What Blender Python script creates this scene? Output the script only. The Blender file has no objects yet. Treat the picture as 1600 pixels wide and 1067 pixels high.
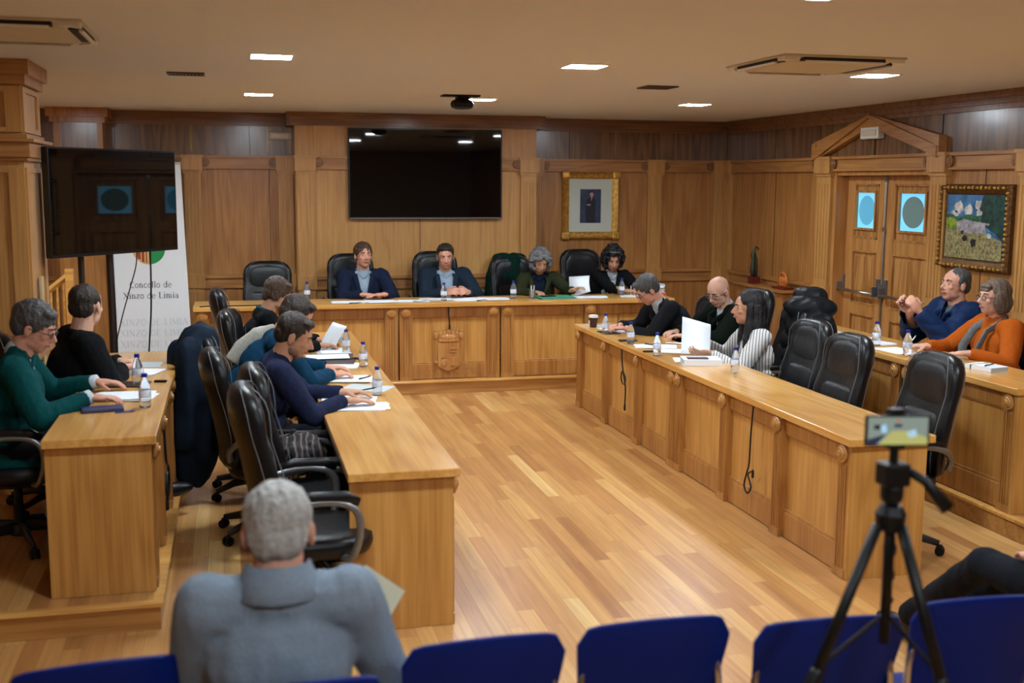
import bpy, bmesh, math, random
from mathutils import Vector, Matrix, Quaternion, noise, Euler
PI = math.pi
R = math.radians
rnd = random.Random(7)
SC = bpy.context.scene
COL = SC.collection
ZP = 0.128     # height of the raised platform around the room
ZC = 2.736     # ceiling
DT = 0.75      # desk top above its own floor

# ------------------------------------------------------------------ mesh builder
class MB:
    def __init__(s):
        s.v = []; s.f = []; s.M = Matrix.Identity(4); s.mi = []; s.cur = 0
    def add(s, vs, fs):
        n = len(s.v)
        for p in vs:
            q = s.M @ Vector(p); s.v.append((q.x, q.y, q.z))
        for f in fs:
            s.f.append([n + i for i in f]); s.mi.append(s.cur)
    def box(s, x0, x1, y0, y1, z0, z1):
        if x0 > x1: x0, x1 = x1, x0
        if y0 > y1: y0, y1 = y1, y0
        if z0 > z1: z0, z1 = z1, z0
        s.add([(x0,y0,z0),(x1,y0,z0),(x1,y1,z0),(x0,y1,z0),(x0,y0,z1),(x1,y0,z1),(x1,y1,z1),(x0,y1,z1)],
              [(0,3,2,1),(4,5,6,7),(0,1,5,4),(1,2,6,5),(2,3,7,6),(3,0,4,7)])
        return s
    def prism(s, poly, z0, z1, ax='Z'):
        n = len(poly)
        area = sum(poly[i][0]*poly[(i+1) % n][1]-poly[(i+1) % n][0]*poly[i][1] for i in range(n))
        if area < 0: poly = poly[::-1]
        def m(u, w, h):
            if ax == 'Z': return (u, w, h)
            if ax == 'X': return (h, u, w)
            return (w, h, u)     # 'Y': poly is (z, x)
        vs = [m(u, w, z0) for u, w in poly] + [m(u, w, z1) for u, w in poly]
        fs = [list(range(n))[::-1], list(range(n, 2*n))]
        for i in range(n):
            j = (i+1) % n; fs.append([i, j, n+j, n+i])
        s.add(vs, fs); return s
    def rings(s, rings, cap=True, closed=True):
        n = len(rings[0]); vs = [p for r in rings for p in r]; fs = []
        for k in range(len(rings)-1):
            for i in range(n if closed else n-1):
                j = (i+1) % n
                fs.append([k*n+i, k*n+j, (k+1)*n+j, (k+1)*n+i])
        if cap:
            fs.append(list(range(n))[::-1]); m = (len(rings)-1)*n
            fs.append([m+i for i in range(n)])
        s.add(vs, fs); return s
    def tube(s, pts, r, n=8, flat=None, closed=False):
        pts = [Vector(p) for p in pts]; m = len(pts)
        rr = r if isinstance(r, (list, tuple)) else [r]*m
        T = []
        for i in range(m):
            a = pts[i-1] if (i > 0 or closed) else pts[i]; b = pts[(i+1) % m] if (i < m-1 or closed) else pts[i]
            d = b-a; T.append(d.normalized() if d.length > 1e-9 else Vector((0,0,1)))
        up = Vector((0,0,1)) if abs(T[0].z) < .9 else Vector((1,0,0))
        N = (up - T[0]*up.dot(T[0])).normalized(); R_ = []
        for i in range(m):
            if i > 0:
                ax = T[i-1].cross(T[i])
                if ax.length > 1e-7: N = Quaternion(ax.normalized(), T[i-1].angle(T[i])) @ N
                N = (N - T[i]*N.dot(T[i])).normalized()
            B = T[i].cross(N); fl = flat or 1
            R_.append([pts[i] + N*(math.cos(2*PI*k/n)*rr[i]) + B*(math.sin(2*PI*k/n)*rr[i]*fl) for k in range(n)])
        if closed: R_.append(R_[0]); s.rings(R_, cap=False)
        else: s.rings(R_)
        return s
    def lathe(s, prof, n=16, c=(0,0,0), ax='Z'):
        rg = []
        for r, z in prof:
            ring = []
            for k in range(n):
                a = 2*PI*k/n; x, y = r*math.cos(a), r*math.sin(a)
                if ax == 'Z': q = (c[0]+x, c[1]+y, c[2]+z)
                elif ax == 'X': q = (c[0]+z, c[1]+x, c[2]+y)
                else: q = (c[0]+y, c[1]+z, c[2]+x)
                ring.append(q)
            rg.append(ring)
        s.rings(rg); return s
    def ell(s, c, r, rot=None, nu=14, nv=9):
        c = Vector(c); m = rot if rot is not None else Matrix.Identity(3)
        vs = [c + m @ Vector((0,0,-r[2]))]
        for j in range(1, nv):
            t = -PI/2 + PI*j/nv
            for i in range(nu):
                a = 2*PI*i/nu
                vs.append(c + m @ Vector((r[0]*math.cos(t)*math.cos(a), r[1]*math.cos(t)*math.sin(a), r[2]*math.sin(t))))
        vs.append(c + m @ Vector((0,0,r[2]))); fs = []
        for i in range(nu):
            k = (i+1) % nu
            fs.append([0, 1+k, 1+i]); L = len(vs)-1; b = 1+(nv-2)*nu
            fs.append([L, b+i, b+k])
            for j in range(nv-2):
                q = 1+j*nu; fs.append([q+i, q+k, q+nu+k, q+nu+i])
        s.add(vs, fs); return s
    def cap(s, a, b, ra, rb, n=12, flat=False, sq=1.0, side=None):
        a = Vector(a); b = Vector(b); d = b-a; L = d.length
        if L < 1e-6: return s.ell(a, (ra, ra, ra))
        d = d/L
        if side is None:
            up = Vector((0,0,1)) if abs(d.z) < .9 else Vector((1,0,0)); u = (up - d*up.dot(d)).normalized()
        else:
            u = Vector(side); u = (u - d*u.dot(d)).normalized()
        w = d.cross(u); rg = []
        def ring(c, r): return [c + u*(r*math.cos(2*PI*k/n)) + w*(r*sq*math.sin(2*PI*k/n)) for k in range(n)]
        for t in (-80, -50, -22): rg.append(ring(a + d*(ra*math.sin(R(t))), ra*math.cos(R(t))))
        rg.append(ring(a, ra)); rg.append(ring(b, rb))
        if not flat:
            for t in (22, 50, 80): rg.append(ring(b + d*(rb*math.sin(R(t))), rb*math.cos(R(t))))
        s.rings(rg); return s
    def mesh(s, name, smooth=False):
        me = bpy.data.meshes.new(name); me.from_pydata(s.v, [], s.f)
        if smooth: me.polygons.foreach_set('use_smooth', [True]*len(me.polygons))
        me.update(); return me

def obj(name, mb, mat, parent=None, smooth=False, bevel=0, loc=None, rot=None, label=None, cat=None, group=None, kind=None, recalc=True, auto=False):
    me = mb.mesh(name, smooth) if isinstance(mb, MB) else mb
    if isinstance(mb, MB) and recalc:
        b = bmesh.new(); b.from_mesh(me); bmesh.ops.recalc_face_normals(b, faces=b.faces); b.to_mesh(me); b.free()
    mats = mat if isinstance(mat, (list, tuple)) else [mat]
    for m in mats: me.materials.append(m)
    if isinstance(mb, MB) and len(mats) > 1: me.polygons.foreach_set('material_index', mb.mi)
    o = bpy.data.objects.new(name, me); COL.objects.link(o)
    if parent is not None: o.parent = parent
    if loc is not None: o.location = loc
    if rot is not None: o.rotation_euler = rot
    if bevel:
        m = o.modifiers.new('bevel', 'BEVEL'); m.width = bevel; m.segments = 2; m.limit_method = 'ANGLE'; m.angle_limit = R(40)
    if auto:
        me.polygons.foreach_set('use_smooth', [True]*len(me.polygons))
        b = bmesh.new(); b.from_mesh(me)
        for e in b.edges:
            if len(e.link_faces) == 2 and e.calc_face_angle(0) > R(38): e.smooth = False
        b.to_mesh(me); b.free()
    if label: o['label'] = label
    if cat: o['category'] = cat
    if group: o['group'] = group
    if kind: o['kind'] = kind
    return o
def thing(name, label, cat, loc=(0,0,0), rz=0, group=None, scale=None):
    o = bpy.data.objects.new(name, None); COL.objects.link(o); o.empty_display_size = .1
    o.location = loc; o.rotation_euler = (0,0,rz)
    if scale: o.scale = scale
    o['label'] = label; o['category'] = cat
    if group: o['group'] = group
    return o
KIDS = {}
def kids(o): return [c for c in COL.objects if c.parent == o]
def dup(o, loc=None, rz=None, label=None, group=None, parent=None, scale=None):
    c = o.copy(); COL.objects.link(c)
    if parent is not None: c.parent = parent
    if loc is not None: c.location = loc
    if rz is not None: c.rotation_euler = (0,0,rz)
    if scale is not None: c.scale = scale
    if label: c['label'] = label
    if group: c['group'] = group
    for k in kids(o): dup(k, parent=c)
    return c
def struct(name, mb, mat, parent=None, **k):
    o = obj(name, mb, mat, parent, **k)
    if parent is None: o['kind'] = 'structure'
    return o

# ------------------------------------------------------------------ materials
def srgb(r, g, b):
    f = lambda c: (c/255/12.92) if c/255 <= .04045 else ((c/255+.055)/1.055)**2.4
    return (f(r), f(g), f(b), 1)
def newmat(name):
    m = bpy.data.materials.new(name); m.use_nodes = True; nt = m.node_tree
    return m, nt, nt.nodes['Principled BSDF']
def flat(name, col, rough=.5, metal=0, spec=.5, trans=0, ior=1.45, emis=None, estr=0, coat=0, bump=0, bscale=40, sheen=0, var=0):
    m, nt, p = newmat(name)
    p.inputs['Base Color'].default_value = col; p.inputs['Roughness'].default_value = rough
    p.inputs['Metallic'].default_value = metal; p.inputs['Specular IOR Level'].default_value = spec
    p.inputs['Transmission Weight'].default_value = trans; p.inputs['IOR'].default_value = ior
    p.inputs['Coat Weight'].default_value = coat
    if sheen: p.inputs['Sheen Weight'].default_value = sheen
    if emis: p.inputs['Emission Color'].default_value = emis; p.inputs['Emission Strength'].default_value = estr
    if bump or var:
        tc = nt.nodes.new('ShaderNodeTexCoord'); nz = nt.nodes.new('ShaderNodeTexNoise')
        nz.inputs['Scale'].default_value = bscale; nz.inputs['Detail'].default_value = 4
        nt.links.new(tc.outputs['Object'], nz.inputs['Vector'])
        if bump:
            b = nt.nodes.new('ShaderNodeBump'); b.inputs['Strength'].default_value = bump; b.inputs['Distance'].default_value = .01
            nt.links.new(nz.outputs['Fac'], b.inputs['Height']); nt.links.new(b.outputs['Normal'], p.inputs['Normal'])
        if var:
            r = nt.nodes.new('ShaderNodeValToRGB'); e = r.color_ramp.elements
            e[0].position = .3; e[1].position = .7
            e[0].color = tuple(c*(1-var) for c in col[:3])+(1,); e[1].color = tuple(min(1, c*(1+var)) for c in col[:3])+(1,)
            nt.links.new(nz.outputs['Fac'], r.inputs['Fac']); nt.links.new(r.outputs['Color'], p.inputs['Base Color'])
    return m
def wood(name, dark, mid, light, axis='Z', rough=.35, scale=1.0, coat=.25, stripes=.35):
    m, nt, p = newmat(name); N = nt.nodes.new; L = nt.links.new
    tc = N('ShaderNodeTexCoord'); mp = N('ShaderNodeMapping')
    sc = [48*scale]*3; sc['XYZ'.index(axis)] = 1.3*scale
    mp.inputs['Scale'].default_value = sc; L(tc.outputs['Object'], mp.inputs['Vector'])
    n1 = N('ShaderNodeTexNoise'); n1.inputs['Scale'].default_value = 1; n1.inputs['Detail'].default_value = 6; n1.inputs['Roughness'].default_value = .6; n1.inputs['Distortion'].default_value = .6
    L(mp.outputs[0], n1.inputs['Vector'])
    mp2 = N('ShaderNodeMapping'); sc2 = [2.6*scale]*3; sc2['XYZ'.index(axis)] = .35*scale
    mp2.inputs['Scale'].default_value = sc2; L(tc.outputs['Object'], mp2.inputs['Vector'])
    n2 = N('ShaderNodeTexNoise'); n2.inputs['Scale'].default_value = 1.2; n2.inputs['Detail'].default_value = 2; L(mp2.outputs[0], n2.inputs['Vector'])
    # growth rings drawn as contour lines of the slow noise
    mu = N('ShaderNodeMath'); mu.operation = 'MULTIPLY'; mu.inputs[1].default_value = 55; L(n2.outputs['Fac'], mu.inputs[0])
    si = N('ShaderNodeMath'); si.operation = 'SINE'; L(mu.outputs[0], si.inputs[0])
    m2 = N('ShaderNodeMath'); m2.operation = 'MULTIPLY_ADD'; m2.inputs[1].default_value = .10*stripes/.35; L(si.outputs[0], m2.inputs[0]); L(n1.outputs['Fac'], m2.inputs[2])
    m3 = N('ShaderNodeMath'); m3.operation = 'MULTIPLY_ADD'; m3.inputs[1].default_value = .35; L(n2.outputs['Fac'], m3.inputs[0]); L(m2.outputs[0], m3.inputs[2])
    ra = N('ShaderNodeValToRGB'); e = ra.color_ramp.elements
    e[0].position = .42; e[0].color = dark; e[1].position = .92; e[1].color = light
    k = e.new(.66); k.color = mid
    L(m3.outputs[0], ra.inputs['Fac']); L(ra.outputs['Color'], p.inputs['Base Color'])
    p.inputs['Roughness'].default_value = rough; p.inputs['Coat Weight'].default_value = coat; p.inputs['Coat Roughness'].default_value = .18
    b = N('ShaderNodeBump'); b.inputs['Strength'].default_value = .12; b.inputs['Distance'].default_value = .002
    L(n1.outputs['Fac'], b.inputs['Height']); L(b.outputs['Normal'], p.inputs['Normal'])
    return m
OAKD, OAKM, OAKL = srgb(128,82,38), srgb(166,114,58), srgb(190,138,78)
wallV = wood('oak_wall_vertical', srgb(146,94,46), srgb(167,112,57), srgb(184,130,71), 'Z', .42)
bayV = wood('oak_bay_vertical', srgb(168,116,61), srgb(188,136,75), srgb(201,150,87), 'Z', .42, scale=1.3, stripes=.2)
wallX = wood('oak_rail_x', srgb(146,94,48), srgb(168,114,60), srgb(184,131,73), 'X', .42)
wallY = wood('oak_rail_y', srgb(146,94,48), srgb(168,114,60), srgb(184,131,73), 'Y', .42)
frz = wood('oak_frieze_glossy', srgb(86,56,34), srgb(112,76,46), srgb(130,92,56), 'Z', .3, coat=.7, stripes=.6)
crownM = wood('oak_crown', srgb(108,68,38), srgb(128,85,48), srgb(145,102,60), 'X', .4)
deskV = wood('oak_desk_vertical', srgb(168,114,52), srgb(188,134,66), srgb(202,150,80), 'Z', .38)
deskF = wood('oak_desk_frame', srgb(146,92,42), srgb(168,113,54), srgb(184,131,68), 'Z', .38)
deskX = wood('oak_desk_x', srgb(154,101,47), srgb(176,122,61), srgb(192,140,76), 'X', .38)
deskY = wood('oak_desk_y', srgb(154,101,47), srgb(176,122,61), srgb(192,140,76), 'Y', .38)
topX = wood('oak_top_x', srgb(186,129,61), srgb(206,150,76), srgb(220,170,96), 'X', .28, coat=.5)
topY = wood('oak_top_y', srgb(186,129,61), srgb(206,150,76), srgb(220,170,96), 'Y', .28, coat=.5, scale=.8)
doorV = wood('oak_door', srgb(160,106,54), srgb(182,126,68), srgb(197,143,84), 'Z', .35)
doorY = wood('oak_door_panel', srgb(150,98,50), srgb(173,119,63), srgb(190,137,80), 'Z', .35, scale=1.3, stripes=.8)
def planks(name):
    m, nt, p = newmat(name); N = nt.nodes.new; L = nt.links.new
    tc = N('ShaderNodeTexCoord'); mp = N('ShaderNodeMapping'); mp.inputs['Rotation'].default_value = (0,0,R(90))
    L(tc.outputs['Object'], mp.inputs['Vector'])
    def brick(c1, c2, mort, msize):
        b = N('ShaderNodeTexBrick'); b.inputs['Scale'].default_value = 1; b.inputs['Brick Width'].default_value = 1.15
        b.inputs['Row Height'].default_value = .085; b.inputs['Mortar Size'].default_value = msize; b.offset = .37; b.offset_frequency = 3
        b.squash = .7; b.squash_frequency = 2; b.inputs['Color1'].default_value = c1; b.inputs['Color2'].default_value = c2
        b.inputs['Mortar'].default_value = mort; b.inputs['Bias'].default_value = 0; L(mp.outputs[0], b.inputs['Vector']); return b
    b1 = brick((0,0,0,1), (1,1,1,1), (.35,.35,.35,1), .0012)
    mp2 = N('ShaderNodeMapping'); mp2.inputs['Scale'].default_value = (30, 1.2, 30); L(tc.outputs['Object'], mp2.inputs['Vector'])
    off = N('ShaderNodeVectorMath'); off.operation = 'MULTIPLY_ADD'; off.inputs[1].default_value = (9,7,5)
    L(b1.outputs['Color'], off.inputs[0]); L(mp2.outputs[0], off.inputs[2])
    n1 = N('ShaderNodeTexNoise'); n1.inputs['Scale'].default_value = 1; n1.inputs['Detail'].default_value = 5; n1.inputs['Distortion'].default_value = .8; L(off.outputs[0], n1.inputs['Vector'])
    ra = N('ShaderNodeValToRGB'); e = ra.color_ramp.elements
    e[0].position = .0; e[0].color = srgb(160,106,58); e[1].position = 1; e[1].color = srgb(218,180,120)
    for q, c in ((.12, srgb(178,124,70)), (.45, srgb(190,138,80)), (.8, srgb(199,149,88)), (.95, srgb(206,160,98))): k = e.new(q); k.color = c
    L(b1.outputs['Color'], ra.inputs['Fac'])
    r2 = N('ShaderNodeValToRGB'); e = r2.color_ramp.elements
    e[0].position = .3; e[0].color = (.68,.64,.6,1); e[1].position = .62; e[1].color = (1.04,1.03,1.02,1)
    L(n1.outputs['Fac'], r2.inputs['Fac'])
    mx = N('ShaderNodeMix'); mx.data_type = 'RGBA'; mx.blend_type = 'MULTIPLY'; mx.inputs[0].default_value = .75
    L(ra.outputs['Color'], mx.inputs[6]); L(r2.outputs['Color'], mx.inputs[7])
    b2 = brick((1,1,1,1), (1,1,1,1), (.55,.42,.3,1), .0011)
    mx2 = N('ShaderNodeMix'); mx2.data_type = 'RGBA'; mx2.blend_type = 'MULTIPLY'; mx2.inputs[0].default_value = .8
    L(mx.outputs[2], mx2.inputs[6]); L(b2.outputs['Color'], mx2.inputs[7]); L(mx2.outputs[2], p.inputs['Base Color'])
    n3 = N('ShaderNodeTexNoise'); n3.inputs['Scale'].default_value = 2.2; n3.inputs['Detail'].default_value = 3; L(tc.outputs['Object'], n3.inputs['Vector'])
    mr = N('ShaderNodeMapRange'); mr.inputs[3].default_value = .26; mr.inputs[4].default_value = .44; L(n3.outputs['Fac'], mr.inputs[0]); L(mr.outputs[0], p.inputs['Roughness'])
    p.inputs['Coat Weight'].default_value = .15; p.inputs['Coat Roughness'].default_value = .25
    return m
floorM = planks('oak_floor_boards')
ceilM = flat('ceiling_paint', srgb(222,222,222), .8, bump=.05, bscale=12)
rearM = flat('rear_wall_paint', srgb(190,170,140), .8, bump=.05, bscale=12)
lampM = flat('led_panel', (1,1,1,1), .5, emis=(.80,.92,1,1), estr=125)
whiteM = flat('white_plastic', srgb(226,224,216), .4)
beigeM = flat('beige_plastic', srgb(206,194,172), .5)
darkslot = flat('dark_slot', srgb(38,32,28), .7)
ventM = flat('vent_metal', srgb(92,80,68), .5, metal=.3)
brassM = flat('brass', srgb(170,136,70), .35, metal=.9)
blackP = flat('black_plastic', srgb(10,10,11), .45, spec=.35)
screenM = flat('tv_screen', srgb(5,5,7), .025, spec=.6)
bezelM = flat('tv_bezel', srgb(14,14,15), .3)
steelM = flat('brushed_steel', srgb(186,184,178), .32, metal=1, bump=.03, bscale=80)
chromeM = flat('chrome', srgb(210,212,214), .16, metal=1)
greyArm = flat('silver_arm_plastic', srgb(128,130,132), .3, metal=.7)
leatherM = flat('black_leather', srgb(14,14,16), .36, spec=.4, bump=.22, bscale=26)
leather2 = flat('black_leather_pad', srgb(20,21,24), .38, spec=.4, bump=.25, bscale=30)
stitchM = flat('grey_piping', srgb(92,94,96), .5)
blueShell = flat('blue_plastic_shell', srgb(0,28,104), .5, spec=.2)
goldM = flat('gilt_frame', srgb(206,158,78), .36, metal=.6, bump=.5, bscale=30, var=.3)
gold2 = flat('dark_gilt', srgb(96,62,26), .45, metal=.5, bump=.6, bscale=45, var=.4)
paperM = flat('white_paper', srgb(226,230,236), .7, bump=.03, bscale=30)
paperG = flat('grey_paper', srgb(176,184,186), .6)
inkM = flat('dark_ink', srgb(40,42,46), .6)
capBlue = flat('blue_cap', srgb(22,38,140), .35)
labelM = flat('bottle_label', srgb(206,214,232), .45, var=.25, bscale=60)
waterM = flat('clear_plastic_water', srgb(236,242,248), .06, trans=.92, ior=1.2)
glassB = flat('frosted_blue_glass', srgb(120,186,214), .25, emis=srgb(104,184,220), estr=.5)  # emission stands in for blue daylight behind the door panes
glassC = flat('clear_oval_glass', srgb(96,116,112), .12, emis=srgb(112,140,140), estr=.16)  # faint emission in place of light from behind the oval
glassL = flat('daylit_oval_glass', srgb(90,150,176), .12, emis=srgb(78,158,192), estr=.34)  # same oval glass with stronger emission, daylight from behind put into the material
redM = flat('dark_red_base', srgb(96,26,22), .4)
greenM = flat('green_folder', srgb(36,150,112), .5)
orangeM = flat('orange_folder', srgb(206,84,40), .5)
bannerM = flat('banner_white', srgb(234,237,240), .55)
bannerFade = flat('banner_faded_print', srgb(208,213,217), .55)
socketM = flat('beige_cover_strip', srgb(196,172,130), .5)
# ------------------------------------------------------------------ camera
cam_d = bpy.data.cameras.new('camera'); cam = bpy.data.objects.new('camera', cam_d); COL.objects.link(cam)
a, b_, c_ = R(8.042), R(13.91), R(.341)
fw = Vector((math.sin(b_)*math.cos(a), math.cos(b_)*math.cos(a), -math.sin(a)))
r0 = Vector((math.cos(b_), -math.sin(b_), 0)); u0 = r0.cross(fw)
r2 = r0*math.cos(c_)+u0*math.sin(c_); u2 = -r0*math.sin(c_)+u0*math.cos(c_)
Mx = Matrix((r2, u2, -fw)).transposed().to_4x4(); Mx.translation = Vector((0,0,2.034)); cam.matrix_world = Mx
cam_d.sensor_width = 36; cam_d.lens = 1768.4/1600*36; cam_d.clip_start = .05
cam_d.dof.use_dof = True; cam_d.dof.focus_distance = 8.6; cam_d.dof.aperture_fstop = 2.2
SC.camera = cam

# ------------------------------------------------------------------ room shell
XL, XR, YB, YR = -3.4, 5.69, 12.5, -3.0
struct('floor', MB().box(XL-.2, XR+.2, YR-.2, YB+.2, -.1, 0), floorM)
struct('ceiling', MB().box(XL-.2, XR+.2, YR-.2, YB+.2, ZC, ZC+.1), ceilM)
# raised platform that runs round three sides of the room
m = MB().box(XL, -.361, 5.17, YB, 0.001, ZP-.02).box(-.361, XR, 10.61, YB, .001, ZP-.02).box(4.33, XR, 5.35, 10.61, .001, ZP-.02)
struct('dais_platform', m, deskX)
m = MB().box(XL, -.363, 5.172, YB, ZP-.02, ZP).box(-.363, XR, 10.612, YB, ZP-.02, ZP).box(4.332, XR, 5.352, 10.612, ZP-.02, ZP)
struct('dais_floor', m, floorM)
m = MB()
m.box(XL, -.346, 5.155, 5.205, ZP-.018, ZP+.004).box(-.396, -.346, 5.205, 10.56, ZP-.018, ZP+.004)
m.box(-.396, 4.315, 10.59, 10.64, ZP-.018, ZP+.004).box(4.315, 4.365, 5.335, 10.64, ZP-.018, ZP+.004).box(4.365, XR, 5.335, 5.385, ZP-.018, ZP+.004)
struct('trim_1', m, topX, bevel=.004)
# walls
struct('wall_back', MB().box(XL-.2, XR+.2, YB, YB+.15, 0, ZC), wallV)
struct('wall_left', MB().box(XL-.15, XL, YR-.2, YB, 0, ZC), wallV)
struct('wall_rear', MB().box(XL-.2, XR+.2, YR-.15, YR, 0, ZC), rearM)
DY0, DY1, DZ = 8.40, 10.0, 2.155
m = MB().box(XR, XR+.28, YR-.2, DY0, 0, ZC).box(XR, XR+.28, DY1, YB, 0, ZC).box(XR, XR+.28, DY0, DY1, DZ, ZC)
m.box(XR+.2, XR+.28, DY0, DY1, 0, DZ)
struct('wall_right', m, wallV)
# projecting centre bay behind the screen
BX0, BX1, BY = .665, 3.27, 12.14
struct('wall_centre_bay', MB().box(BX0, BX1, BY, YB, 0, ZC-.001), bayV)
# frieze boards (dark glossy) above the rail
def frieze_x(x0, x1, y, n):
    mb = MB(); w = (x1-x0)/n
    for i in range(n): mb.box(x0+i*w+.003, x0+(i+1)*w-.003, y-.012, y, 2.285, 2.63)
    return mb
m = frieze_x(XL, BX0, YB, 9); m2 = frieze_x(BX1, XR-.02, YB, 5)
struct('trim_2', m, frz); struct('trim_3', m2, frz)
m = MB()
for y0, y1 in ((11.25,12.48),(10.3,11.24),(9.3,10.29),(8.3,9.29),(7.0,8.29),(5.4,6.99),(3.8,5.39),(1,3.79)): m.box(XR-.012, XR, y0+.003, y1-.003, 2.285, 2.63)
struct('trim_4', m, frz)
struct('trim_5', frieze_x(BX0+.19, BX1-.19, BY, 3), bayV)
# crown moulding
def crown(path, mb, inward):
    # stepped profile along axis aligned runs
    for (x0, y0, x1, y1, nx, ny) in path:
        for d, z0, z1 in ((.035, 2.60, 2.645), (.055, 2.64, 2.69), (.08, 2.685, ZC)):
            xs = sorted((x0, x1)); ys = sorted((y0, y1))
            if nx: mb.box(x0, x0+nx*d, ys[0]-(d if inward else 0), ys[1]+(d if inward else 0), z0, z1)
            else: mb.box(xs[0]-(d if inward else 0), xs[1]+(d if inward else 0), y0, y0+ny*d, z0, z1)
    return mb
struct('trim_6', crown([(XL,YB,BX0,YB,0,-1),(BX1,YB,XR,YB,0,-1),(XR,-3,XR,YB,-1,0)], MB(), False), crownM)
struct('trim_7', crown([(BX0,BY,BX1,BY,0,-1)], MB().box(BX0-.08,BX0,BY,YB,2.6,ZC).box(BX1,BX1+.08,BY,YB,2.6,ZC), True), crownM)
# picture rail and dado rail
def rail(mb, x0, x1, y0, y1, nx, ny):
    for d, z0, z1 in ((.035,2.165,2.27),(.06,2.262,2.288),(.045,2.150,2.17), (.022,.90,1.0),(.05,.995,1.03),(.03,.885,.905)):
        if ny: mb.box(x0, x1, y0, y0+ny*d, z0, z1)
        else: mb.box(x0, x0+nx*d, y0, y1, z0, z1)
    return mb
struct('trim_8', rail(MB(), XL, BX0, YB, YB, 0, -1), wallX); struct('trim_9', rail(MB(), BX1, XR, YB, YB, 0, -1), wallX)
struct('trim_10', rail(MB(), BX0, BX1, BY, BY, 0, -1), wallX)
def railY(y0, y1, low=True):
    mb = MB()
    for d, z0, z1 in ((.035,2.165,2.27),(.06,2.262,2.288),(.045,2.150,2.17)): mb.box(XR-d, XR, y0, y1, z0, z1)
    if low:
        for d, z0, z1 in ((.022,.90,1.0),(.05,.995,1.03),(.03,.885,.905)): mb.box(XR-d, XR, y0, y1, z0, z1)
    return mb
struct('trim_11', railY(DY1, YB), wallY); struct('trim_12', railY(-3, DY0), wallY); struct('trim_13', railY(DY0, DY1, False), wallY)
# dark seams between panels + dado panels with raised frames
seam = flat('panel_seam', srgb(70,42,20), .6)
m = MB()
for x in (-2.2, -1.0, .408, 4.28): m.box(x-.003, x+.003, YB-.004, YB, 1.03, 2.15)
m.box(1.973, 1.979, BY-.004, BY, 1.03, 2.15).box(1.973,1.979, BY-.004, BY, .13, .885)
for y in (11.23, 7.72, 6.2, 4.6): m.box(XR-.004, XR, y-.003, y+.003, 1.03, 2.15)
m.box(XR-.016, XR, 9.297, 9.303, 2.288, 2.6)
struct('trim_14', m, seam)
# pilasters with flutes, cap and side scrolls
def scroll(mb, x, y, z, ax, r=.045, t=.02):
    s_ = 1
    for rr, tt in ((r, t), (r*.72, t+.006), (r*.42, t+.012)):
        mb.lathe([(rr-.006, 0), (rr, .004), (rr, tt), (rr-.005, tt+.003)], 18, (x, y, z), ax)
def pil_x(mb, x0, x1, y, top=2.15, flutes=3, z0=ZP, d=.045):
    mb.box(x0, x1, y-d, y, z0, top)
    w = (x1-x0); n = flutes; g = w*.62/(n*2-1)
    for i in range(n+1):
        xx = x0+w*.16+(i*2-.0)*g*.86; mb.box(xx, xx+g*.8, y-d-.008, y-d+.002, 1.1, top-.12)
        mb.box(xx, xx+g*.8, y-d-.008, y-d+.002, z0+.14, .86)
    mb.box(x0-.012, x1+.012, y-d-.016, y, .89, 1.035).box(x0-.012, x1+.012, y-d-.014, y, z0, z0+.1)
    mb.box(x0-.012, x1+.012, y-d-.014, y, 2.10, 2.13).box(x0-.02, x1+.02, y-d-.035, y, 2.13, 2.285)
    mb.box(x0-.03, x1+.03, y-d-.045, y, 2.265, 2.292)
k = 15
for x0, x1, y in ((-.467,-.299,YB),(.50,.655,YB),(.676,.854,BY),(3.088,3.262,BY),(3.29,3.42,YB),(4.698,4.864,YB),(5.52,5.69,YB),(-2.3,-2.13,YB)):
    mb = MB(); pil_x(mb, x0, x1, y); struct('trim_%d' % k, mb, bayV); k += 1
def pil_y(mb, y0, y1, x, d=.045, z0=ZP, top=2.15):
    mb.box(x-d, x, y0, y1, z0, top); w = y1-y0; g = w*.62/5
    for i in range(4):
        yy = y0+w*.16+i*2*g*.86; mb.box(x-d-.008, x-d+.002, yy, yy+g*.8, 1.1, top-.12); mb.box(x-d-.008, x-d+.002, yy, yy+g*.8, z0+.14, .86)
    mb.box(x-d-.016, x, y0-.012, y1+.012, .89, 1.035).box(x-d-.014, x, y0-.012, y1+.012, z0, z0+.1)
    mb.box(x-d-.014, x, y0-.012, y1+.012, 2.10, 2.13).box(x-d-.035, x, y0-.02, y1+.02, 2.13, 2.285).box(x-d-.045, x, y0-.03, y1+.03, 2.265, 2.292)
for y0, y1 in ((10.0,10.26),(8.17,8.38),(7.08,7.27),(12.30,12.49),(4.8,5.0)):
    mb = MB(); pil_y(mb, y0, y1, XR); struct('trim_%d' % k, mb, bayV); k += 1
# scrolls at the sides of the caps
mb = MB()
for x, y in ((-.51,YB-.03),(-.256,YB-.03),(.455,YB-.03),(.90,BY-.03),(3.045,BY-.03),(4.655,YB-.03),(4.905,YB-.03),(5.47,YB-.03),(3.46,YB-.03)):
    for rr, tt in ((.05,.03),(.032,.038),(.014,.044)): mb.lathe([(rr-.006,-.0),(rr,-.004),(rr,-tt),(rr-.005,-tt-.003)], 18, (x, y, 2.22), 'Y')
for y in (9.955, 10.31, 8.125, 8.43, 7.03, 7.32):
    for rr, tt in ((.05,.03),(.032,.038),(.014,.044)): mb.lathe([(rr-.006,0),(rr,-.004),(rr,-tt),(rr-.005,-tt-.003)], 18, (XR-.03, y, 2.22), 'X')
struct('trim_%d' % k, mb, crownM, smooth=False); k += 1
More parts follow.
